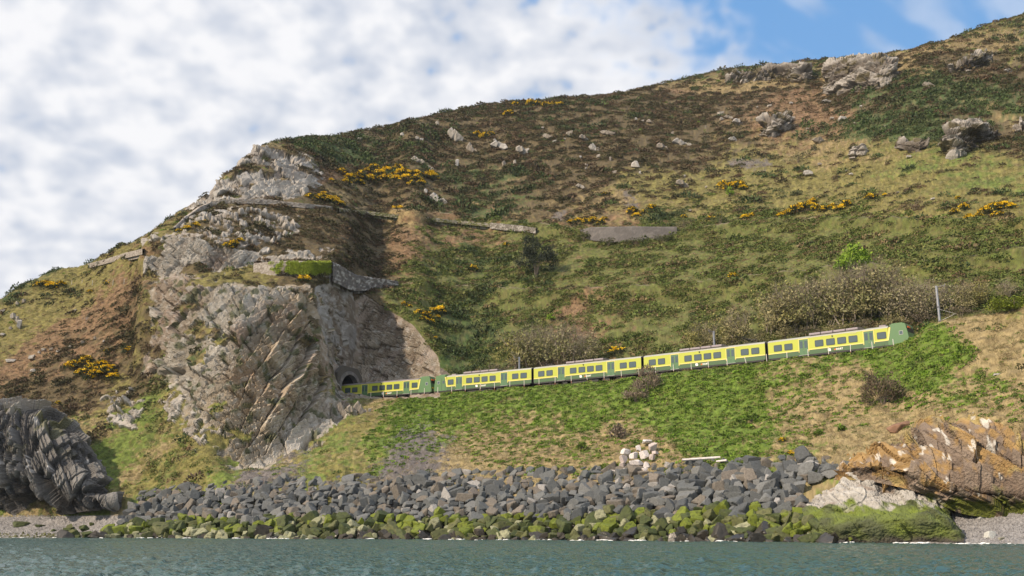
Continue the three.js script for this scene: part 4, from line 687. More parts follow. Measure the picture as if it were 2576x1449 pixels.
// ---------------------------------------------------------------- walls
function wallAlong(name, label, pts, thick, colours, cell, o = {}) { // pts: px, py of the foot, py of the top
  const foot = [], N = 8; const P = pts.map(([px, b, tp]) => { const q = landHit(px, b, o.from || 7.2); const d = -q.z - (o.out || 0); return [at(px, b + (o.deep || 4), d), at(px, tp, d)]; });
  const p = [], c = [], ix = [], M2 = o.rows || 14, cols = []; for (let i = 0; i < P.length - 1; i++) { const n = Math.max(2, Math.round(P[i][0].distanceTo(P[i + 1][0]) / .22)); for (let k = 0; k < n + (i === P.length - 2 ? 1 : 0); k++) cols.push([P[i][0].clone().lerp(P[i + 1][0], k / n), P[i][1].clone().lerp(P[i + 1][1], k / n), P[i + 1][0].clone().sub(P[i][0])]); }
  cols.forEach(([b, t, dir]) => { const nrm = new THREE.Vector3(dir.z, 0, -dir.x).normalize(); if (nrm.z < 0) nrm.negate(); const wob = .10 * n2(b.x * .6, b.z * .6); for (let j = 0; j <= M2 + 2; j++) { const f = Math.min(j, M2) / M2, q = b.clone().lerp(t, f); if (j >= M2 - 1) q.y += o.cap ? .12 * n2(b.x * 2.2, b.z * 2.2 + 3) : 0; const e = facet(q.x / cell + q.z / cell * .5, q.y / (cell * .6), 3.5, 77); if (j <= M2) q.addScaledVector(nrm, .5 * thick + (o.rough === undefined ? .06 : o.rough) * (e[0] + smooth(0, .15, e[2])) + wob * .2); else q.addScaledVector(nrm, j === M2 + 1 ? -.5 * thick : -.5 * thick), j === M2 + 2 && (q.y = b.y - .5); p.push(...q.toArray()); const u = clamp(e[1] + .4 * n3(q.x * .5, q.y * .8, q.z * .5)); const k = colours[Math.min(colours.length - 1, Math.floor(u * colours.length))], g = .85 + .3 * hash3(Math.floor(q.x * 6), Math.floor(q.y * 6), 2, 3); c.push(k[0] * g, k[1] * g, k[2] * g); } });
  const h = M2 + 3; for (let i = 0; i < cols.length - 1; i++) for (let j = 0; j < h - 1; j++) { const a = i * h + j, b = a + h; ix.push(a, b, b + 1, a, b + 1, a + 1); }
  const g = new THREE.BufferGeometry(); g.setAttribute('position', new THREE.Float32BufferAttribute(p, 3)); g.setAttribute('color', new THREE.Float32BufferAttribute(c, 3)); g.setIndex(ix); g.computeVertexNormals();
  const m = mesh(name, g, new THREE.MeshStandardMaterial({ vertexColors: true, roughness: .95, side: THREE.DoubleSide })); return tag(m, label, 'wall');
}
const rubble = [[.125, .12, .118], [.165, .158, .155], [.09, .085, .08], [.145, .13, .118], [.34, .34, .33]], concrete = [[.13, .124, .122], [.148, .14, .136], [.112, .106, .104]], dry = [[.25, .225, .195], [.30, .275, .245], [.20, .175, .15], [.38, .36, .33]];
wallAlong('stone_wall', 'dark stone wall rising from the corner above the tunnel', [[833, 705, 659], [850, 712, 667], [872, 724, 680], [893, 729, 692], [930, 726, 698], [965, 720, 703], [1000, 714, 708]], .6, rubble, .42, { cap: 1, out: 1.2, from: 6.5 });
wallAlong('garden_wall', 'wall above the grassy ledge, mostly hidden by bright green creeper', [[640, 684, 664], [690, 690, 658], [760, 692, 657], [833, 694, 659]], .5, dry, .4, { out: .5, from: 7.0 });
wallAlong('path_wall', 'curved grey wall of the cliff path below the skyline crag', [[440, 580, 572], [470, 553, 543], [500, 532, 521], [530, 518, 508], [570, 511, 502], [620, 509, 500], [670, 511, 502], [720, 516, 508], [770, 520, 513], [835, 525, 520]], .5, dry, .4, { out: 1, from: 9.2 });
wallAlong('path_wall', 'pale path wall slanting down the left slope to the rock band', [[225, 671, 664], [270, 660, 652], [320, 646, 636], [362, 636, 626]], .5, dry, .4, { out: .6, from: 8 });
wallAlong('retaining_wall', 'smooth grey concrete retaining wall below the gorse on the upper path', [[1462, 588, 578], [1490, 597, 572], [1530, 602, 571], [1590, 602, 570], [1650, 597, 571], [1703, 592, 571]], .5, concrete, 2.5, { rough: .01, out: 2.4, deep: 8, from: 9.2 });
wallAlong('boundary_wall', 'low rough stone wall left of the concrete retaining wall', [[1235, 571, 561], [1270, 576, 564], [1310, 579, 568], [1350, 584, 574]], .6, [[.15, .14, .12], [.2, .19, .17], [.11, .10, .085], [.32, .31, .29]], .5, { cap: 1, out: 2.6, from: 9.2 });
wallAlong('boundary_wall', 'thin overgrown stone wall along the upper path between crag and concrete wall', [[850, 529, 524], [920, 536, 531], [1000, 546, 541], [1080, 553, 548], [1150, 560, 555], [1232, 568, 562]], .6, [[.10, .11, .04], [.16, .16, .06], [.32, .30, .26], [.09, .10, .035], [.24, .22, .17]], .6, { cap: 1, out: 3.0, from: 9.2 });
// ---------------------------------------------------------------- posts and masts
{
  const r = rng(91), white = paint(.62, .60, .57, .6), rust = paint(.28, .10, .06, .8), pg = new THREE.BoxGeometry(.07, 1.35, .07).translate(0, .675, 0), fg = new THREE.BoxGeometry(.076, .35, .076).translate(0, .18, 0), ag = new THREE.BoxGeometry(.34, .06, .06).translate(-.12, 1.3, 0);
  let first; for (let s = 8.5, i = 0; s < 104; s += 2.98 + .3 * (r() - .5), i++) { const p = trackAt(s, -2.05, RAIL + .05); const o = first ? first.clone() : thing('fence_post', 'thin white fence post standing in the grass beside the train', 'fence post', p, 'white fence posts beside the train'); if (!first) { first = o; mesh('post', pg, white, o); mesh('rusty_foot', fg, rust, o); } else { o.name = numbered('fence_post'); scene.add(o); } o.position.copy(p); o.rotation.set(0, -heading(s), (r() - .5) * .08);
    if (i === 19) { mesh('arm', ag, white, o); delete o.userData.group; o.userData.label = 'white fence post with a short cross arm by the fifth carriage'; } if (i === 15 || i === 24) { o.rotation.z = .22; delete o.userData.group; o.userData.label = i === 15 ? 'leaning white fence post beside the brown shrub at the track' : 'leaning white fence post by the joint before the leading carriage'; } }
}
function mast(label, px, pyTop, inland, strut) {
  const dT = dTrack(px) + inland, top = at(px, pyTop, dT), base = new THREE.Vector3(top.x, RAIL - .4, top.z), h = top.y - base.y, t = thing('catenary_mast', label, 'mast', base), m = paint(.40, .42, .46, .5), md = paint(.2, .2, .21, .5);
  const sec = new THREE.Shape(); const w = .11, k = .025; [[-w, -w], [w, -w], [w, -w + k], [k / 2, -w + k], [k / 2, w - k], [w, w - k], [w, w], [-w, w], [-w, w - k], [-k / 2, w - k], [-k / 2, -w + k], [-w, -w + k]].forEach(([x, y], i) => i ? sec.lineTo(x, y) : sec.moveTo(x, y));
  mesh('mast', new THREE.ExtrudeGeometry(sec, { depth: h, bevelEnabled: false }).rotateX(-Math.PI / 2).rotateY(.5), m, t);
  const bar = (x0, y0, z0, x1, y1, z1, r) => { const v = new THREE.Vector3(x1 - x0, y1 - y0, z1 - z0), g = new THREE.CylinderGeometry(r, r, v.length(), 8); g.applyQuaternion(new THREE.Quaternion().setFromUnitVectors(new THREE.Vector3(0, 1, 0), v.normalize())); return g.translate((x0 + x1) / 2, (y0 + y1) / 2, (z0 + z1) / 2); };
  mesh('bracket', mergeGeometries([bar(0, h - .15, 0, .9 * strut, h - .1, .7, .04), bar(.75 * strut, h - .3, .55, .9 * strut, h + .1, .7, .05)]), md, t);
  mesh('cantilever', mergeGeometries([bar(0, h - 4.9, 0, 1.5 * strut, h - 4.2, 1.2, .03), bar(0, h - 3.2, 0, 1.7 * strut, h - 4.2, 1.4, .018)]), paint(.5, .5, .48, .5), t);
  mesh('collar', new THREE.BoxGeometry(.3, .12, .3).translate(0, h - 2.9, 0), md, t); mesh('collar', new THREE.BoxGeometry(.3, .12, .3).translate(0, h - 4.85, 0), md, t);
}
mast('tall grey steel mast behind the bank at the head of the train', 2355, 719, 4.6, 1); mast('grey steel mast behind the fifth carriage', 1795, 833, 4.6, -1); mast('slim grey steel mast behind the third carriage', 1306, 898, 4.6, -1);
{ // far fence posts along the lower path
  const w = paint(.45, .43, .38, .8); let first; for (const [px, py] of [[1337, 744], [1362, 746], [1385, 746], [1412, 745], [1590, 746], [180, 717], [206, 716], [232, 717], [284, 716], [312, 714]]) { const q = landHit(px, py, 7.1), left = px < 400, o = first ? first.clone() : new THREE.Group(); if (!first) { first = o; mesh('post', new THREE.CylinderGeometry(.07, .07, 1.3, 6).translate(0, .5, 0), w, o); } o.name = numbered('path_post'); o.position.copy(q); tag(o, left ? 'thin wooden post in the line of posts on the left slope' : 'thin wooden post beside the lower path on the hillside', 'fence post', left ? 'wooden posts on the left slope' : 'wooden posts beside the lower path'); scene.add(o); } }
// ---------------------------------------------------------------- gorse, shrubs and trees
function leafCloud(n, seed, shape, leaf, wide, pal, opt = {}) { // leaf faces spread through a volume in clumps
  const r = rng(seed), p = [], c = [], ix = [], clumps = []; for (let i = 0; i < (opt.clumps || 24); i++) clumps.push(shape(r).concat(r()));
  for (let i = 0; i < n; i++) {
    const k = clumps[Math.floor(r() * clumps.length)], s = opt.spread || .22, q = new THREE.Vector3(k[0] + (r() + r() - 1) * s, k[1] + (r() + r() - 1) * s * .7, k[2] + (r() + r() - 1) * s); if (q.y < .01) q.y = .01 + .05 * r();
    const dir = new THREE.Vector3(r() - .5 + q.x * .6, r() - .2 + (opt.up || 0), r() - .5 + q.z * .6).normalize(), side = new THREE.Vector3(r() - .5, r() - .5, r() - .5).cross(dir).normalize(), l = leaf * (.6 + .8 * r()), w = l * wide * .5, b = p.length / 3, cc = pal[Math.floor(clamp(k[3] * .6 + r() * .4, 0, .999) * pal.length)], g = .8 + .4 * r();
    for (const v of [q, q.clone().addScaledVector(dir, l * .45).addScaledVector(side, w), q.clone().addScaledVector(dir, l), q.clone().addScaledVector(dir, l * .45).addScaledVector(side, -w)]) { p.push(v.x, v.y, v.z); c.push(cc[0] * g, cc[1] * g, cc[2] * g); } ix.push(b, b + 1, b + 2, b, b + 2, b + 3);
  }
  const g = new THREE.BufferGeometry(); g.setAttribute('position', new THREE.Float32BufferAttribute(p, 3)); g.setAttribute('color', new THREE.Float32BufferAttribute(c, 3)); g.setIndex(ix); g.computeVertexNormals(); return g;
}
const dome = (r) => { const a = r() * 6.283, q = Math.sqrt(r()), h = Math.sqrt(Math.max(0, 1 - q * q)); return [Math.cos(a) * q * .5, h * (.35 + .65 * r()), Math.sin(a) * q * .5]; };
const domeTop = (r) => { const a = r() * 6.283, q = Math.sqrt(r()) * .92, h = Math.sqrt(Math.max(0, 1 - q * q)); return [Math.cos(a) * q * .5, h * (.86 + .16 * r()), Math.sin(a) * q * .5]; };
const plantMat = new THREE.MeshStandardMaterial({ vertexColors: true, roughness: .85, side: THREE.DoubleSide });
function stem(g, a, b, r0, r1) { const v = b.clone().sub(a), c = new THREE.CylinderGeometry(r1, r0, v.length(), 5, 1, true); c.applyQuaternion(new THREE.Quaternion().setFromUnitVectors(new THREE.Vector3(0, 1, 0), v.normalize())); c.translate((a.x + b.x) / 2, (a.y + b.y) / 2, (a.z + b.z) / 2); g.push(c); }
const gorseVar = [0, 1, 2, 3, 4].map((i) => { const t = new THREE.Group(); mesh('foliage', leafCloud(420, 700 + i, dome, .17, .45, [[.034, .05, .016], [.045, .06, .02], [.06, .07, .022]], { spread: .26, up: .4 }), plantMat, t); mesh('flowers', leafCloud(i === 4 ? 120 : 360, 720 + i, domeTop, .12, .75, [[.86, .58, .008], [.90, .64, .012], [.76, .48, .008], [.92, .70, .03]], { clumps: i === 4 ? 9 : 22, spread: .16, up: .3 }), plantMat, t); return t; });
let gorseN = 0;
function gorse(label, list, group, v) {
  const single = list.trim().split(/\s+/).length === 1, r = rng(1000 + gorseN);
  for (const e of list.trim().split(/\s+/)) { const [px, py, w] = e.split(',').map(Number), q = landHit(px, py + w * .32, py > 1000 ? 3 : 6.6), size = w * -q.z / F * 1.1, o = gorseVar[v !== undefined ? v : gorseN % 4].clone(); gorseN++; o.name = numbered('gorse_bush'); q.y -= size * .12; o.position.copy(q); o.rotation.y = r() * 6.28; o.scale.set(size * (.95 + .3 * r()), size * (.62 + .16 * r()), size); tag(o, label, 'gorse bush', single ? null : group); scene.add(o); }
}
gorse('yellow flowering gorse in the big patch right of the skyline crag', '858,432,26 880,444,28 905,440,30 925,428,26 940,420,26 955,434,30 975,427,28 985,442,30 1000,420,28 1010,434,32 1022,446,28 1040,432,28 1050,446,26 1060,457,22 1085,440,30 872,455,24 902,456,26 935,447,28 1034,460,22 965,446,26 915,446,26 995,448,26 1072,440,24', 'gorse in the big patch right of the skyline crag');
gorse('yellow flowering gorse at the right foot of the skyline crag', '783,492,22 803,498,26 824,500,28 845,507,28 860,512,22 815,490,20 838,498,22', 'gorse at the right foot of the skyline crag');
gorse('lone small yellow gorse just right of the skyline crag', '833,453,14'); gorse('small yellow gorse above the upper path, left of centre', '1000,523,24'); gorse('yellow gorse patch below the skyline, centre of the hill', '1280,284,26');
gorse('yellow gorse beside the ribbed rocks under the hill crest', '1200,338,20 1216,342,24 1234,334,16', 'gorse beside the ribbed rocks under the hill crest');
gorse('yellow gorse strung along the skyline', '1295,262,20 1335,259,24 1352,260,20 1372,261,22 1392,261,22 1410,262,16', 'gorse strung along the skyline');
gorse('yellow gorse in the tight clump beside the lime green bush', '1820,464,30 1838,468,32 1857,467,32 1868,471,20', 'gorse clump on the grassy middle slope');
gorse('yellow gorse in the row above the concrete wall', '1437,556,18 1458,553,24 1475,557,24 1492,553,24 1512,557,18 1520,549,14', 'gorse row above the concrete wall');
gorse('yellow gorse behind the concrete wall beside the green bush', '1590,529,26 1640,522,24 1602,540,20 1620,532,18', 'gorse behind the concrete wall'); gorse('yellow gorse at the right end of the concrete wall', '1720,544,14'); gorse('tiny yellow gorse among the scree above the wall', '1522,487,12');
gorse('yellow gorse in the long patch on the right slope', '1965,540,20 1984,533,26 2001,526,28 2018,520,30 2036,513,28 2046,504,20 2052,523,24 2074,523,26 2094,517,22 2110,523,24 2130,513,26', 'gorse in the long patch on the right slope');
gorse('small yellow gorse left of the long patch', '1874,546,20 1891,540,18 1790,547,18 1806,542,16', 'small gorse left of the long patch');
gorse('round yellow gorse on the grass right of the long patch', '2190,493,26'); gorse('tiny yellow gorse beside the round one on the right slope', '2226,490,12');
gorse('yellow gorse in the scattered patch at the right edge', '2328,560,20 2402,532,22 2425,521,24 2440,546,24 2480,528,30 2500,521,30 2525,515,30 2545,518,22 2510,537,28 2462,541,20 2410,497,14 2350,552,16', 'scattered gorse at the right edge');
gorse('yellow gorse in the patch right of the rock cutting', '1058,786,26 1075,794,28 1092,779,24 1108,780,26 1078,806,22 1064,801,20 1098,797,16 1090,812,16', 'gorse patch right of the rock cutting'); gorse('small yellow gorse above the rock cutting', '1018,763,14 1030,770,12', 'small gorse above the rock cutting'); gorse('small yellow gorse low on the dark slope right of the cutting', '1095,850,14');
gorse('small yellow gorse left of the dark pine', '1190,675,22'); gorse('small yellow gorse below the stone boundary wall', '1273,615,14'); gorse('small yellow gorse by the path posts', '1246,722,12'); gorse('yellow gorse in the bramble on the lower middle slope', '1843,694,22'); gorse('sparse yellow gorse left of the bright green tree', '2048,678,18', null, 4); gorse('sparse yellow gorse above the train, centre', '1552,882,40', null, 4);
gorse('yellow gorse at the skyline on the far left slope', '95,716,22 112,712,26 128,718,24 150,713,26', 'gorse at the skyline on the far left slope'); gorse('small yellow gorse on the left slope', '227,734,16'); gorse('small yellow gorse by the left slope posts', '270,712,18', null, 4);
gorse('yellow gorse against the left foot of the cliff', '325,880,26 342,872,30 358,868,24 272,882,18', 'gorse against the left foot of the cliff');
gorse('yellow gorse in the dark thicket above the dark outcrop', '178,918,30 196,912,32 216,906,32 232,926,36 246,936,34 256,916,32 272,930,34 284,946,26 226,948,30 205,935,28', 'gorse in the dark thicket above the dark outcrop');
gorse('small yellow gorse at the left rim of the rounded headland', '450,580,18 470,574,22 492,566,20 515,556,14', 'gorse at the left rim of the rounded headland'); gorse('yellow gorse on the rounded headland above the rock band', '572,618,24 588,611,24 603,603,20', 'gorse on the rounded headland above the rock band'); gorse('small yellow gorse on the grassy ledge above the cliff', '765,700,28'); gorse('small yellow gorse in front of the dark outcrop top', '146,1013,14');
gorse('small yellow gorse low on the tan embankment', '1968,1107,16 1990,1140,16 1835,1150,14', 'small gorse low on the tan embankment');

function bush(name, label, category, px, py, w, h, pal, seed, o = {}) { // px, py of the foot; w, h in view units
  const q = landHit(px, py, o.from || 6.7), d = -q.z, W2 = w * d / F, H2 = h * d / F, t = thing(name, label, category, q), g = [], r = rng(seed);
  const f = mesh('foliage', leafCloud(o.n || 900, seed, o.shape || dome, (o.leaf || .30) / W2 * 1.0, o.wide || .6, pal, { clumps: o.clumps || 34, spread: o.spread || .2, up: o.up || .2 }), plantMat, t); f.scale.set(W2, H2 * .92, W2); f.position.y = o.lift ? H2 * o.lift : 0;
  for (let i = 0; i < (o.stems || 9); i++) { const a = r() * 6.28, e = new THREE.Vector3(Math.cos(a) * W2 * .36 * r(), H2 * (.5 + .4 * r()), Math.sin(a) * W2 * .36 * r()); stem(g, new THREE.Vector3(e.x * .1, -.3, e.z * .1), e, (o.thick || .05), .012); }
  mesh(o.trunk ? 'trunk' : 'stems', mergeGeometries(g), paint(...(o.bark || [.16, .13, .10]), .9), t); return t;
}
const oliveP = [[.26, .24, .115], [.30, .27, .14], [.20, .19, .08]], limeP = [[.15, .26, .016], [.19, .30, .024], [.11, .20, .014]], brownP = [[.20, .155, .115], [.25, .20, .155], [.15, .12, .085], [.21, .185, .11]], darkP = [[.036, .052, .024], [.048, .064, .030], [.030, .044, .022]];
bush('round_shrub', 'large rounded brown and green shrub on the embankment under the leading carriage', 'shrub', 2222, 1022, 92, 105, [[.085, .09, .025], [.12, .09, .06], [.10, .075, .05], [.09, .10, .03]], 810, { n: 2600, leaf: .34, wide: .3, clumps: 60, from: 3 });
bush('track_shrub', 'brown shrub at the track edge in front of the fourth joint', 'shrub', 1628, 985, 66, 70, brownP, 811, { n: 1800, leaf: .4, wide: .22, from: 3, clumps: 40 }); bush('track_shrub', 'brown shrub below the track shrub on the embankment', 'shrub', 1600, 1012, 56, 50, brownP, 812, { n: 1300, leaf: .4, wide: .22, from: 3 });
bush('brown_shrub', 'small dark brown shrub among the greenery low on the embankment', 'shrub', 1552, 1105, 34, 40, brownP, 813, { n: 700, from: 3 });
bush('bright_tree', 'bright lime green leafy tree on the middle slope', 'tree', 2150, 688, 88, 84, limeP, 820, { n: 2600, leaf: .42, wide: .8, clumps: 46, spread: .2, trunk: 1 });
bush('pine_tree', 'dark green pine tree with a bare trunk in the middle of the slope', 'pine tree', 1348, 700, 96, 100, [[.022, .034, .016], [.032, .044, .022], [.018, .028, .014]], 821, { n: 5200, leaf: .5, wide: .3, clumps: 46, spread: .17, lift: .22, thick: .12, stems: 7, trunk: 1, bark: [.10, .085, .07] });
bush('green_bush', 'small fresh green bush in front of the concrete wall', 'bush', 1628, 590, 46, 52, [[.12, .16, .03], [.15, .18, .05], [.09, .12, .02]], 822, { n: 900, from: 9 }); bush('pale_bush', 'pale half bare bush at the right end of the concrete wall', 'bush', 1722, 588, 56, 48, [[.14, .13, .07], [.17, .155, .09], [.11, .11, .05]], 823, { n: 800, wide: .3, from: 9 }); bush('green_bush', 'rounded green bush right of the pale bush beside the upper path', 'bush', 1812, 566, 52, 40, [[.085, .11, .03], [.11, .14, .04]], 824, { n: 900, from: 9 }); bush('lime_bush', 'small lime green bush below the tight gorse clump', 'bush', 1836, 492, 18, 26, limeP, 825, { n: 300, from: 9 });
bush('round_shrub', 'grey brown tuft of shrub in the hollow below the summit crag', 'shrub', 2008, 408, 40, 28, [[.13, .12, .075], [.10, .105, .05]], 826, { n: 500, from: 10 }); bush('dark_bush', 'small dark green bush near the small boulders under the summit crag', 'bush', 2050, 382, 22, 22, darkP, 827, { n: 300, from: 10 }); bush('grey_shrub', 'hazy grey brown shrub above the gorse on the right slope', 'shrub', 2300, 530, 80, 40, [[.12, .10, .075], [.10, .085, .06], [.11, .105, .06]], 828, { n: 1100, wide: .25, from: 9 });
bush('lime_bush', 'lime green bush alone on the brown slope above the third carriage', 'bush', 1386, 806, 18, 20, limeP, 829, { n: 300 }); bush('creeper', 'yellow green creeper hanging at the right edge of the rock cutting', 'creeper', 1128, 950, 66, 66, [[.17, .18, .025], [.21, .21, .04], [.12, .13, .025]], 830, { n: 1500, leaf: .35, wide: .8, from: 6 });
bush('hedge', 'clipped bright green hedge on the bank at the right edge', 'hedge', 2545, 785, 90, 42, [[.15, .20, .014], [.18, .23, .02], [.12, .16, .012]], 831, { n: 2600, leaf: .26, wide: .8, from: 3, clumps: 80, shape: (r) => [(r() - .5) * .95, .15 + .8 * r(), (r() - .5) * .4] });
for (const [px, py, w, h, i, l] of [[1465, 1130, 24, 18, 0, 'small leafy green clump above the rocks left of the white stones'], [2060, 1098, 22, 18, 1, 'small green clump on the tan slope above the rocks'], [2118, 1085, 16, 14, 2, 'small green clump in the grass left of the bare earth scar'], [1890, 1060, 26, 26, 3, 'green clump on the tan slope below the round shrub path']]) bush('green_clump', l, 'plant', px, py, w, h, [[.09, .15, .014], [.11, .18, .02]], 840 + i, { n: 300, from: 3 });
// bare trees: trunk, limbs and twigs with a thin haze of young leaves
function bareTree(seed, leafPal, leaves) {
  const r = rng(seed), g = [], tw = [], tips = [], t = new THREE.Group();
  const grow = (p, dir, len, rad, lev) => { const e = p.clone().addScaledVector(dir, len); if (lev < 3) stem(g, p, e, rad, rad * .6); else stem(tw, p, e, rad, rad * .5); if (lev >= 2) tips.push(e); if (lev === 5) return; const n = lev === 0 ? 4 : lev < 3 ? 3 : 2; for (let i = 0; i < n; i++) grow(p.clone().lerp(e, .55 + .45 * r()), dir.clone().add(new THREE.Vector3(r() - .5, (r() - .25) * .7, r() - .5).multiplyScalar(1.35)).normalize(), len * (.55 + .25 * r()), rad * .55, lev + 1); };
  for (let k = 0; k < 4; k++) grow(new THREE.Vector3((r() - .5) * .12, -.05, (r() - .5) * .12), new THREE.Vector3((r() - .5) * .9, 1, (r() - .5) * .9).normalize(), .30 + .1 * r(), .009, 0);
  mesh('trunk', mergeGeometries(g), paint(.32, .28, .23, .9), t); mesh('twigs', mergeGeometries(tw), paint(.22, .185, .145, .95), t);
  mesh('leaves', leafCloud(leaves, seed + 5, (q) => { const k = tips[Math.floor(q() * tips.length)]; return [k.x, k.y * (.12 + .88 * q()), k.z]; }, .042, .5, leafPal, { clumps: 110, spread: .11 }), plantMat, t); return t;
}
const bareVar = [bareTree(901, oliveP, 1600), bareTree(902, [[.26, .24, .13], [.22, .215, .10], [.20, .21, .075]], 1300), bareTree(903, [[.24, .24, .07], [.29, .27, .09], [.19, .195, .06]], 2000), bareTree(904, [[.24, .21, .135], [.26, .235, .15], [.22, .22, .09]], 1300)];
let bareN = 0; function bare(label, list, group) { const es = list.trim().split(/\s+/), r = rng(1500 + bareN); for (const e of es) { const [px, py, h, v] = e.split(',').map(Number), q = landHit(px, py, 6.7), s = h * -q.z / F, o = bareVar[v].clone(); bareN++; o.name = numbered('bare_tree'); o.position.copy(q); o.rotation.y = r() * 6.28; o.scale.set(s * 1.4, s * 1.28, s * 1.4); tag(o, label, 'tree', es.length > 1 ? group : null); scene.add(o); } }
bare('half bare tree in the thicket above the third carriage', '1300,925,90,2 1335,928,110,1 1372,926,115,1 1410,922,118,1 1445,918,100,3 1475,915,80,1', 'half bare trees above the third carriage');
bare('olive half bare tree in the thicket above the fourth carriage', '1765,880,70,2 1800,872,64,0 1840,868,80,2 1880,862,96,0', 'olive half bare trees above the fourth carriage');
bare('olive half bare tree in the thicket at the joint before the leading carriage', '1925,850,110,0 1960,842,120,2 2000,832,124,0', 'olive half bare trees at the joint before the leading carriage');
bare('tall olive half bare tree in the middle of the thicket above the leading carriage', '2040,826,136,1 2080,820,142,0 2120,815,150,1 2160,808,156,1 2200,800,150,1', 'tall half bare trees above the leading carriage');
bare('brownish half bare tree at the thicket end above the green cab', '2240,796,140,0 2275,806,110,3 2310,806,110,3 2340,800,100,3', 'half bare trees above the green cab');
bare('brown bare tree behind the mast and the grassy bank', '2380,790,90,3 2415,785,80,0 2450,775,70,2 2490,765,60,0 2540,748,50,3', 'bare trees behind the mast and the grassy bank');
// creeper over the garden wall
{ const r = rng(333), m = [], c = []; for (let i = 0; i < 2600; i++) { const px = lerp(655, 831, Math.sqrt(r())), tp = lerp(660, 658, 0), py = lerp(661, 686 + 5 * n2(px * .05, 2), r()); if (n2(px * .04, py * .05) + .6 * n2(px * .11, py * .14) < lerp(.6, -.35, smooth(655, 760, px)) + .2 * r()) continue; const q = landHit(px, 692, 7.0), p = at(px, py, -q.z - 1.0); m.push(new THREE.Matrix4().compose(p, new THREE.Quaternion().setFromEuler(new THREE.Euler(1.1 + r() * .5, r() * .8 - .4, r() * .6 - .3)), new THREE.Vector3(1, 1, 1).multiplyScalar(.2 + .2 * r()))); const k = .7 + .5 * r(); c.push([.34 * k, .42 * k, .05 * k]); }
  const im = new THREE.InstancedMesh(coverPlants.leafy[2], new THREE.MeshStandardMaterial({ roughness: .8, side: THREE.DoubleSide }), m.length), col2 = new THREE.Color(); m.forEach((x, i) => { im.setMatrixAt(i, x); im.setColorAt(i, col2.setRGB(...c[i])); }); im.name = 'wall_creeper'; im.castShadow = im.receiveShadow = true; tag(im, 'bright green creeper covering the wall above the grassy ledge', 'creeper', null, 'stuff'); scene.add(im); }

// low scrub that hides the feet of the thicket
for (const [px, py, w, h, l] of [[1770, 884, 60, 26, 'above the fourth carriage'], [1835, 876, 70, 30, 'right of the middle mast'], [1905, 868, 74, 34, 'above the joint before the leading carriage'], [1975, 858, 70, 36, 'at the left end of the leading carriage roof'], [2040, 850, 74, 34, 'above the first door of the leading carriage'], [2110, 844, 76, 40, 'above the middle windows of the leading carriage'], [2180, 834, 74, 40, 'above the second door of the leading carriage'], [2250, 826, 70, 44, 'above the green cab'], [2320, 815, 70, 40, 'left of the tall mast'], [2420, 800, 80, 36, 'right of the tall mast']]) bush('scrub_bush', 'low olive scrub bush ' + l, 'bush', px, py, w, h, px % 20 ? oliveP : [[.19, .155, .115], [.16, .135, .09], [.19, .18, .09]], 860 + px, { n: 1100, leaf: .34, wide: .3, clumps: 40 });
for (const [px, py, w, h, l] of [[1300, 932, 60, 30, 'left of the slim mast'], [1360, 930, 60, 26, 'right of the slim mast'], [1425, 925, 60, 28, 'under the half bare trees above the third carriage'], [1240, 938, 60, 26, 'above the cab of the third carriage']]) bush('scrub_bush', 'low brown scrub bush ' + l, 'bush', px, py, w, h, brownP, 860 + px, { n: 800, leaf: .34, wide: .3, clumps: 36 });

for (const [px, py, w, h, l] of [[1470, 606, 46, 26, 'at the left end of the concrete wall'], [1530, 616, 56, 20, 'below the left half of the concrete wall'], [1600, 616, 56, 20, 'below the right half of the concrete wall'], [1672, 610, 50, 22, 'below the right end of the concrete wall'], [1412, 584, 40, 20, 'between the two upper path walls'], [1080, 566, 44, 16, 'on the bank under the overgrown wall'], [940, 548, 40, 14, 'at the left end of the overgrown wall']]) bush('bramble_bush', 'low green bramble bush ' + l, 'bush', px, py, w, h, [[.075, .095, .03], [.10, .12, .038], [.09, .085, .04]], 960 + px, { n: 700, leaf: .4, wide: .5, clumps: 30, from: 9 });
// ---------------------------------------------------------------- loose rocks on the hill, one by one
const outVar = []; { const r = rng(61); for (let i = 0; i < 9; i++) { const gs = []; for (let k = 0; k < (i < 4 ? 1 : 3 + i % 3); k++) { const s = i < 4 ? 1 : .55 + .3 * r(), g = cutStone(900 + i * 7 + k, 5, .5 * s, .5 * s, .5 * s, 10); if (i >= 4) g.rotateZ(-.5 - .4 * r()), g.scale(1, 1.2, 1), g.translate((k - 1.5) * .26 + (r() - .5) * .12, (1.5 - k) * .15 + (r() - .5) * .1, (r() - .5) * .25); gs.push(g); } outVar.push(mergeGeometries(gs)); } }
const palRock = [stoneMat([.38, .355, .315], .95), stoneMat([.30, .27, .23], .95), stoneMat([.45, .435, .41], .95)];
let rockN = 0; function rocks(label, list, group, o = {}) { const es = list.trim().split(/\s+/), r = rng(2000 + rockN); for (const e of es) { const [px, py, w, h] = e.split(',').map(Number), q = landHit(px, py + h * .25, o.from || 6.7), d = -q.z, s = mesh(o.name || 'rock', outVar[o.v !== undefined ? o.v : w > 22 || h > 22 ? 4 + rockN % 5 : rockN % 4], palRock[o.m !== undefined ? o.m : rockN % 3]); rockN++; s.position.copy(q).y += h * d / F * .2; s.scale.set(w * d / F * .92, h * d / F * 1.05, Math.min(w, h * 1.5) * d / F); s.rotation.y = (r() - .5) * .6; s.position.z += .3; tag(s, label, o.cat || 'rock', es.length > 1 ? group : null); } }
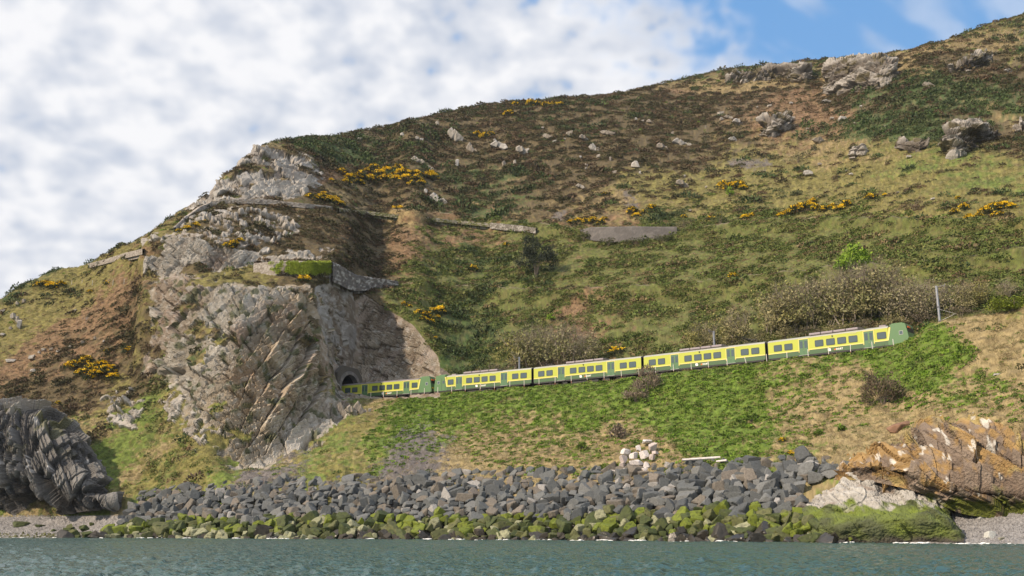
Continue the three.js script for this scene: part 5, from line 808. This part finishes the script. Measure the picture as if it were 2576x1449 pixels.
rocks('tall ribbed grey rock leaning on the dark heather below the crest', '1145,342,34,44'); rocks('grey rock rib below the tall ribbed rock', '1187,375,22,34'); rocks('pair of slanting grey ribs in the centre of the heather', '1262,368,50,34'); rocks('slanting grey slab right of the pair of ribs', '1316,382,30,30'); rocks('pale blunt rock standing in the dark heather right of centre', '1432,336,26,26', null, { v: 1 }); rocks('narrow slanting grey rock above the big gorse patch', '1150,410,16,34', null, { v: 2 }); rocks('grey broken rocks above the right end of the big gorse patch', '1050,402,26,20'); rocks('low grey rocks beside the right end of the big gorse patch', '1085,424,24,20');
rocks('whitish knobbly rock below the big gorse patch', '1072,482,14,20', null, { v: 0, m: 2 }); rocks('string of pale rocks above the upper path', '1100,500,34,30', null, { v: 5, m: 2 }); rocks('pale grey triangular boulder on the slope above the scree', '1598,414,34,28', null, { v: 3, m: 2 }); rocks('small pale rock beside the triangular boulder', '1610,434,10,12'); rocks('pale jagged rock above the scree left of the triangular boulder', '1462,470,24,18'); rocks('jagged grey rock on the middle slope left of the tight gorse clump', '1718,465,30,24'); rocks('thin upright pale rock above the jagged rock', '1722,444,8,14');
rocks('long smooth pale boulder lying on the grass right of centre', '2033,437,40,20', null, { v: 0, m: 2 }); rocks('flat pale slab above the long smooth boulder', '2062,414,20,10'); rocks('flat pale slab below the summit crag', '2118,299,36,18', null, { v: 2, m: 2 }); rocks('small pale slab left of the flat slab', '2092,298,18,10'); rocks('low grey rocks in the hollow above the tuft of shrub', '2066,355,38,20', null, { m: 1 }); rocks('grey rock on the dark ridge right of the summit crag', '2335,215,24,20', null, { m: 1 });
rocks('pale rock in the row left of the hollow rim', '1812,285,22,14 1835,296,26,16 1858,310,28,20 1815,300,16,12', 'pale rocks left of the hollow rim'); rocks('pale rock among the dark heather near the hollow rim', '1690,335,14,12 1712,358,30,20 1735,365,18,12 1668,372,26,24 1848,352,26,16 1862,345,14,10 1632,305,20,14 1600,300,12,10 1616,304,12,8', 'pale rocks among the dark heather near the hollow rim');
rocks('small pale rock in the dark heather of the centre slope', '905,350,18,12 1012,338,16,14 1050,348,14,14 1082,335,16,12 1060,352,18,12 1100,310,16,20 1378,345,24,20 1395,356,16,12 1420,350,10,8 1470,350,24,20 1495,372,22,24 1505,392,14,14 1535,400,10,20 1475,415,12,14 1475,425,12,10 1545,434,18,18 1460,395,10,10 1295,408,14,20 1268,412,16,20 1325,378,20,14 1365,322,12,9 1528,335,34,16 1245,353,12,9', 'small pale rocks in the dark heather of the centre slope');
rocks('small pale rock dotted on the grass of the right slope', '1776,470,8,8 1735,530,16,8 2140,438,14,8 2128,430,10,7 2225,318,14,8 2165,268,12,8 2150,310,10,8 2258,485,14,6 2345,500,14,7 2285,395,22,12 2295,370,20,14 1990,260,16,8 1935,266,16,10 2030,325,12,8 2085,255,26,10 1905,270,10,6 2476,192,20,10 2540,180,26,12', 'small pale rocks dotted on the grass of the right slope');
rocks('pale rock on the left slope', '45,762,14,16 62,758,12,16 8,782,16,10 40,800,20,24 28,825,14,12 10,842,16,10 190,780,12,8 340,650,12,12', 'pale rocks on the far left slope'); rocks('tall pale rock at the far left edge', '50,815,18,34', null, { v: 2 }); rocks('small pale rock in the brown bracken of the left slope', '112,880,14,10 130,878,14,10 148,884,12,10 100,886,12,10 210,862,16,12 262,858,8,8 180,872,12,8 240,850,10,10', 'small pale rocks in the bracken'); rocks('flat pale rock by the dark thicket at the far left', '30,908,40,12', null, { v: 0, m: 2 }); rocks('pale boulder above the dark thicket at the far left', '82,898,26,16', null, { v: 1, m: 2 }); rocks('small pale boulder inside the dark thicket at the far left', '85,932,22,12', null, { v: 3, m: 2 });
rocks('smooth grey boulder on top of the dark outcrop', '122,1018,42,30', null, { v: 1, m: 1 }); rocks('white stone pair in the green gully', '290,1118,20,16', null, { m: 2 }); rocks('pale stone in the gully left of the cliff foot', '385,948,16,14 392,964,14,12 425,1012,12,10 365,1085,14,12', 'pale stones in the gully left of the cliff foot');
rocks('pale pointed rock standing in the grass under the rear carriage', '908,1030,26,36 930,1034,14,20 888,1036,24,30 860,1030,22,34', 'pale pointed rocks under the rear carriage', { from: 3, m: 1 });
rocks('whitish slab in the tan grass at the right', '2505,942,22,8', null, { from: 3, m: 2 });
// bare earth scar
{ const g = cutStone(777, 8, .5, .5, .5, 40), s = mesh('earth_scar', g, stoneMat([.24, .14, .09], 1)), q = landHit(2262, 1076, 3); s.position.copy(q).y -= .15; s.scale.set(4.2, 2.0, 2.6); s.rotation.z = .18; tag(s, 'bare brown earth scar in the turf above the orange outcrop', 'earth bank'); }
// whitewashed stones and beam above the sea defence
{ const w = stoneMat([.74, .70, .69], .8), w2 = stoneMat([.55, .48, .45], .85); const L = 'whitewashed boulder in the stacked pile above the rock armour', G = 'whitewashed boulders stacked above the rock armour'; let n = 0;
  for (const [px, py, pw, ph, pink] of [[1628, 1119, 30, 14, 0], [1606, 1135, 26, 20, 0], [1641, 1134, 32, 28, 1], [1574, 1145, 34, 22, 0], [1594, 1155, 30, 22, 0], [1621, 1152, 30, 28, 0], [1568, 1163, 24, 22, 1], [1602, 1172, 38, 18, 0], [1648, 1148, 22, 12, 1], [1640, 1159, 18, 18, 1], [1565, 1178, 24, 14, 1], [1625, 1178, 20, 14, 0], [1583, 1180, 18, 12, 1], [1542, 1192, 28, 14, 0], [1570, 1192, 22, 12, 0], [1594, 1194, 28, 14, 0], [1622, 1190, 24, 12, 0]]) { const q = landHit(px, Math.min(py, 1165), 2.6), d = -q.z - 1.2 + (1165 - py) * .012; const p = at(px, py - 8, d), o = mesh('white_boulder', boulderGeo[(n * 5) % 26], pink ? w2 : w); o.position.copy(p); o.scale.set(pw * d / F * .40, ph * d / F * .55, pw * d / F * .40); o.rotation.y = n * 1.7; n++; tag(o, L, 'boulder', G); }
  const beam = (px0, py0, px1, py1, r, label) => { const d = -landHit((px0 + px1) / 2, 1156, 2.6).z - 1.0, a = at(px0, py0, d + .3), b = at(px1, py1, d - .3), v = b.clone().sub(a), g = new THREE.CylinderGeometry(r, r * .85, v.length(), 10, 24); const p = g.attributes.position; for (let i = 0; i < p.count; i++) { const k = 1 + .12 * n3(p.getX(i) * 2, p.getY(i) * 1.2, p.getZ(i) * 2); p.setX(i, p.getX(i) * k); p.setZ(i, p.getZ(i) * k); } g.computeVertexNormals(); const o = mesh('white_beam', g, w); o.position.copy(a).lerp(b, .5); o.quaternion.setFromUnitVectors(new THREE.Vector3(0, 1, 0), v.normalize()); tag(o, label, 'beam'); };
  beam(1716, 1157, 1812, 1151, .17, 'long whitewashed beam lying on the rock armour crest'); beam(1802, 1161, 1828, 1158, .13, 'short whitewashed beam end right of the long beam'); }
// beach stones
{ const beach = (label, list, group, m, v) => list.trim().split(/\s+/).forEach((e, i, all) => { const [px, py, w, h] = e.split(',').map(Number), q = landHit(px, py + h * .3, 1, 3.2), d = -q.z, o = mesh('beach_boulder', boulderGeo[(i * 7 + v) % 26], m); o.position.copy(q).y += h * d / F * .15; o.scale.set(w * d / F * .45, h * d / F * .6, w * d / F * .4); o.rotation.y = i; tag(o, label, 'boulder', all.length > 1 ? group : null); });
  beach('white wedge shaped boulder on the pebble beach at the right', '2492,1344,36,24', '', stoneMat([.56, .57, .53], .85), 2); beach('small pale boulder at the foot of the orange outcrop on the right beach', '2468,1300,22,14', '', stoneMat([.48, .49, .45], .85), 4); beach('low pale stone at the water edge of the right beach', '2520,1354,24,10', '', stoneMat([.36, .35, .26], .7), 9);
  beach('low weed covered boulder on the left pebble beach', '52,1318,40,14 100,1322,24,8 205,1325,20,14 175,1330,22,14 135,1334,14,7 230,1318,16,10', 'low weedy boulders on the left pebble beach', greens[1].m, 1);
  const r = rng(444), mats = [], cs = []; for (let i = 0; i < 9000; i++) { const left = r() < .62, px = left ? lerp(-120, 700, r() * r()) : lerp(2330, 2640, r()), t = r(), v0 = left ? 1345 : 1362, q = landHit(px, lerp(left ? 1296 : 1292, left ? 1352 : 1368, t), 1, 3.1); const s = (t > .82 && left ? .16 : .07) * (.5 + 1.1 * r()); mats.push(new THREE.Matrix4().compose(q, new THREE.Quaternion().setFromEuler(new THREE.Euler(r() * 6, r() * 6, 0)), new THREE.Vector3(s * 1.3, s * .7, s))); const k = .6 + .7 * r(), g = t > .8 && left && r() < .6; cs.push(g ? [.10 * k, .105 * k, .04 * k] : [.26 * k, .255 * k, .255 * k]); }
  const im = new THREE.InstancedMesh(coverPlants.scree[2], new THREE.MeshStandardMaterial({ roughness: .9 }), mats.length), c = new THREE.Color(); mats.forEach((m, i) => { im.setMatrixAt(i, m); im.setColorAt(i, c.setRGB(...cs[i])); }); im.name = 'pebbles'; im.castShadow = im.receiveShadow = true; tag(im, 'loose grey pebbles on the two small beaches', 'pebbles', null, 'stuff'); scene.add(im); }
// foam where the sea laps the stones
{ const r = rng(555), mats = [], g = new THREE.IcosahedronGeometry(1, 1); for (let i = 0; i < 1500; i++) { const px = lerp(-40, 2620, r()), k = smooth(.2, .7, n2(px * .012, 3) + .6 * n2(px * .05, 8) + (px > 1500 && px < 2350 ? .15 : 0)); if (r() > k) continue; const d = shore(px) - .9 - .9 * r() - (px > 2330 || px < 250 ? -1.2 : .4), s = .05 + .09 * r() * k; mats.push(new THREE.Matrix4().compose(new THREE.Vector3(xAt(px, .06, d), .03 + .10 * r() * k, -d), new THREE.Quaternion().setFromEuler(new THREE.Euler(0, r() * 6, 0)), new THREE.Vector3(s * (1.2 + 3 * r()), s * .55, s))); }
  const im = new THREE.InstancedMesh(g, new THREE.MeshStandardMaterial({ color: new THREE.Color().setRGB(.8, .82, .82), roughness: .9 }), mats.length); mats.forEach((m, i) => im.setMatrixAt(i, m)); im.name = 'sea_foam'; im.castShadow = im.receiveShadow = true; tag(im, 'white foam where the sea meets the rocks', 'foam', null, 'stuff'); scene.add(im); }
scatterGround();
renderer.render(scene, camera);
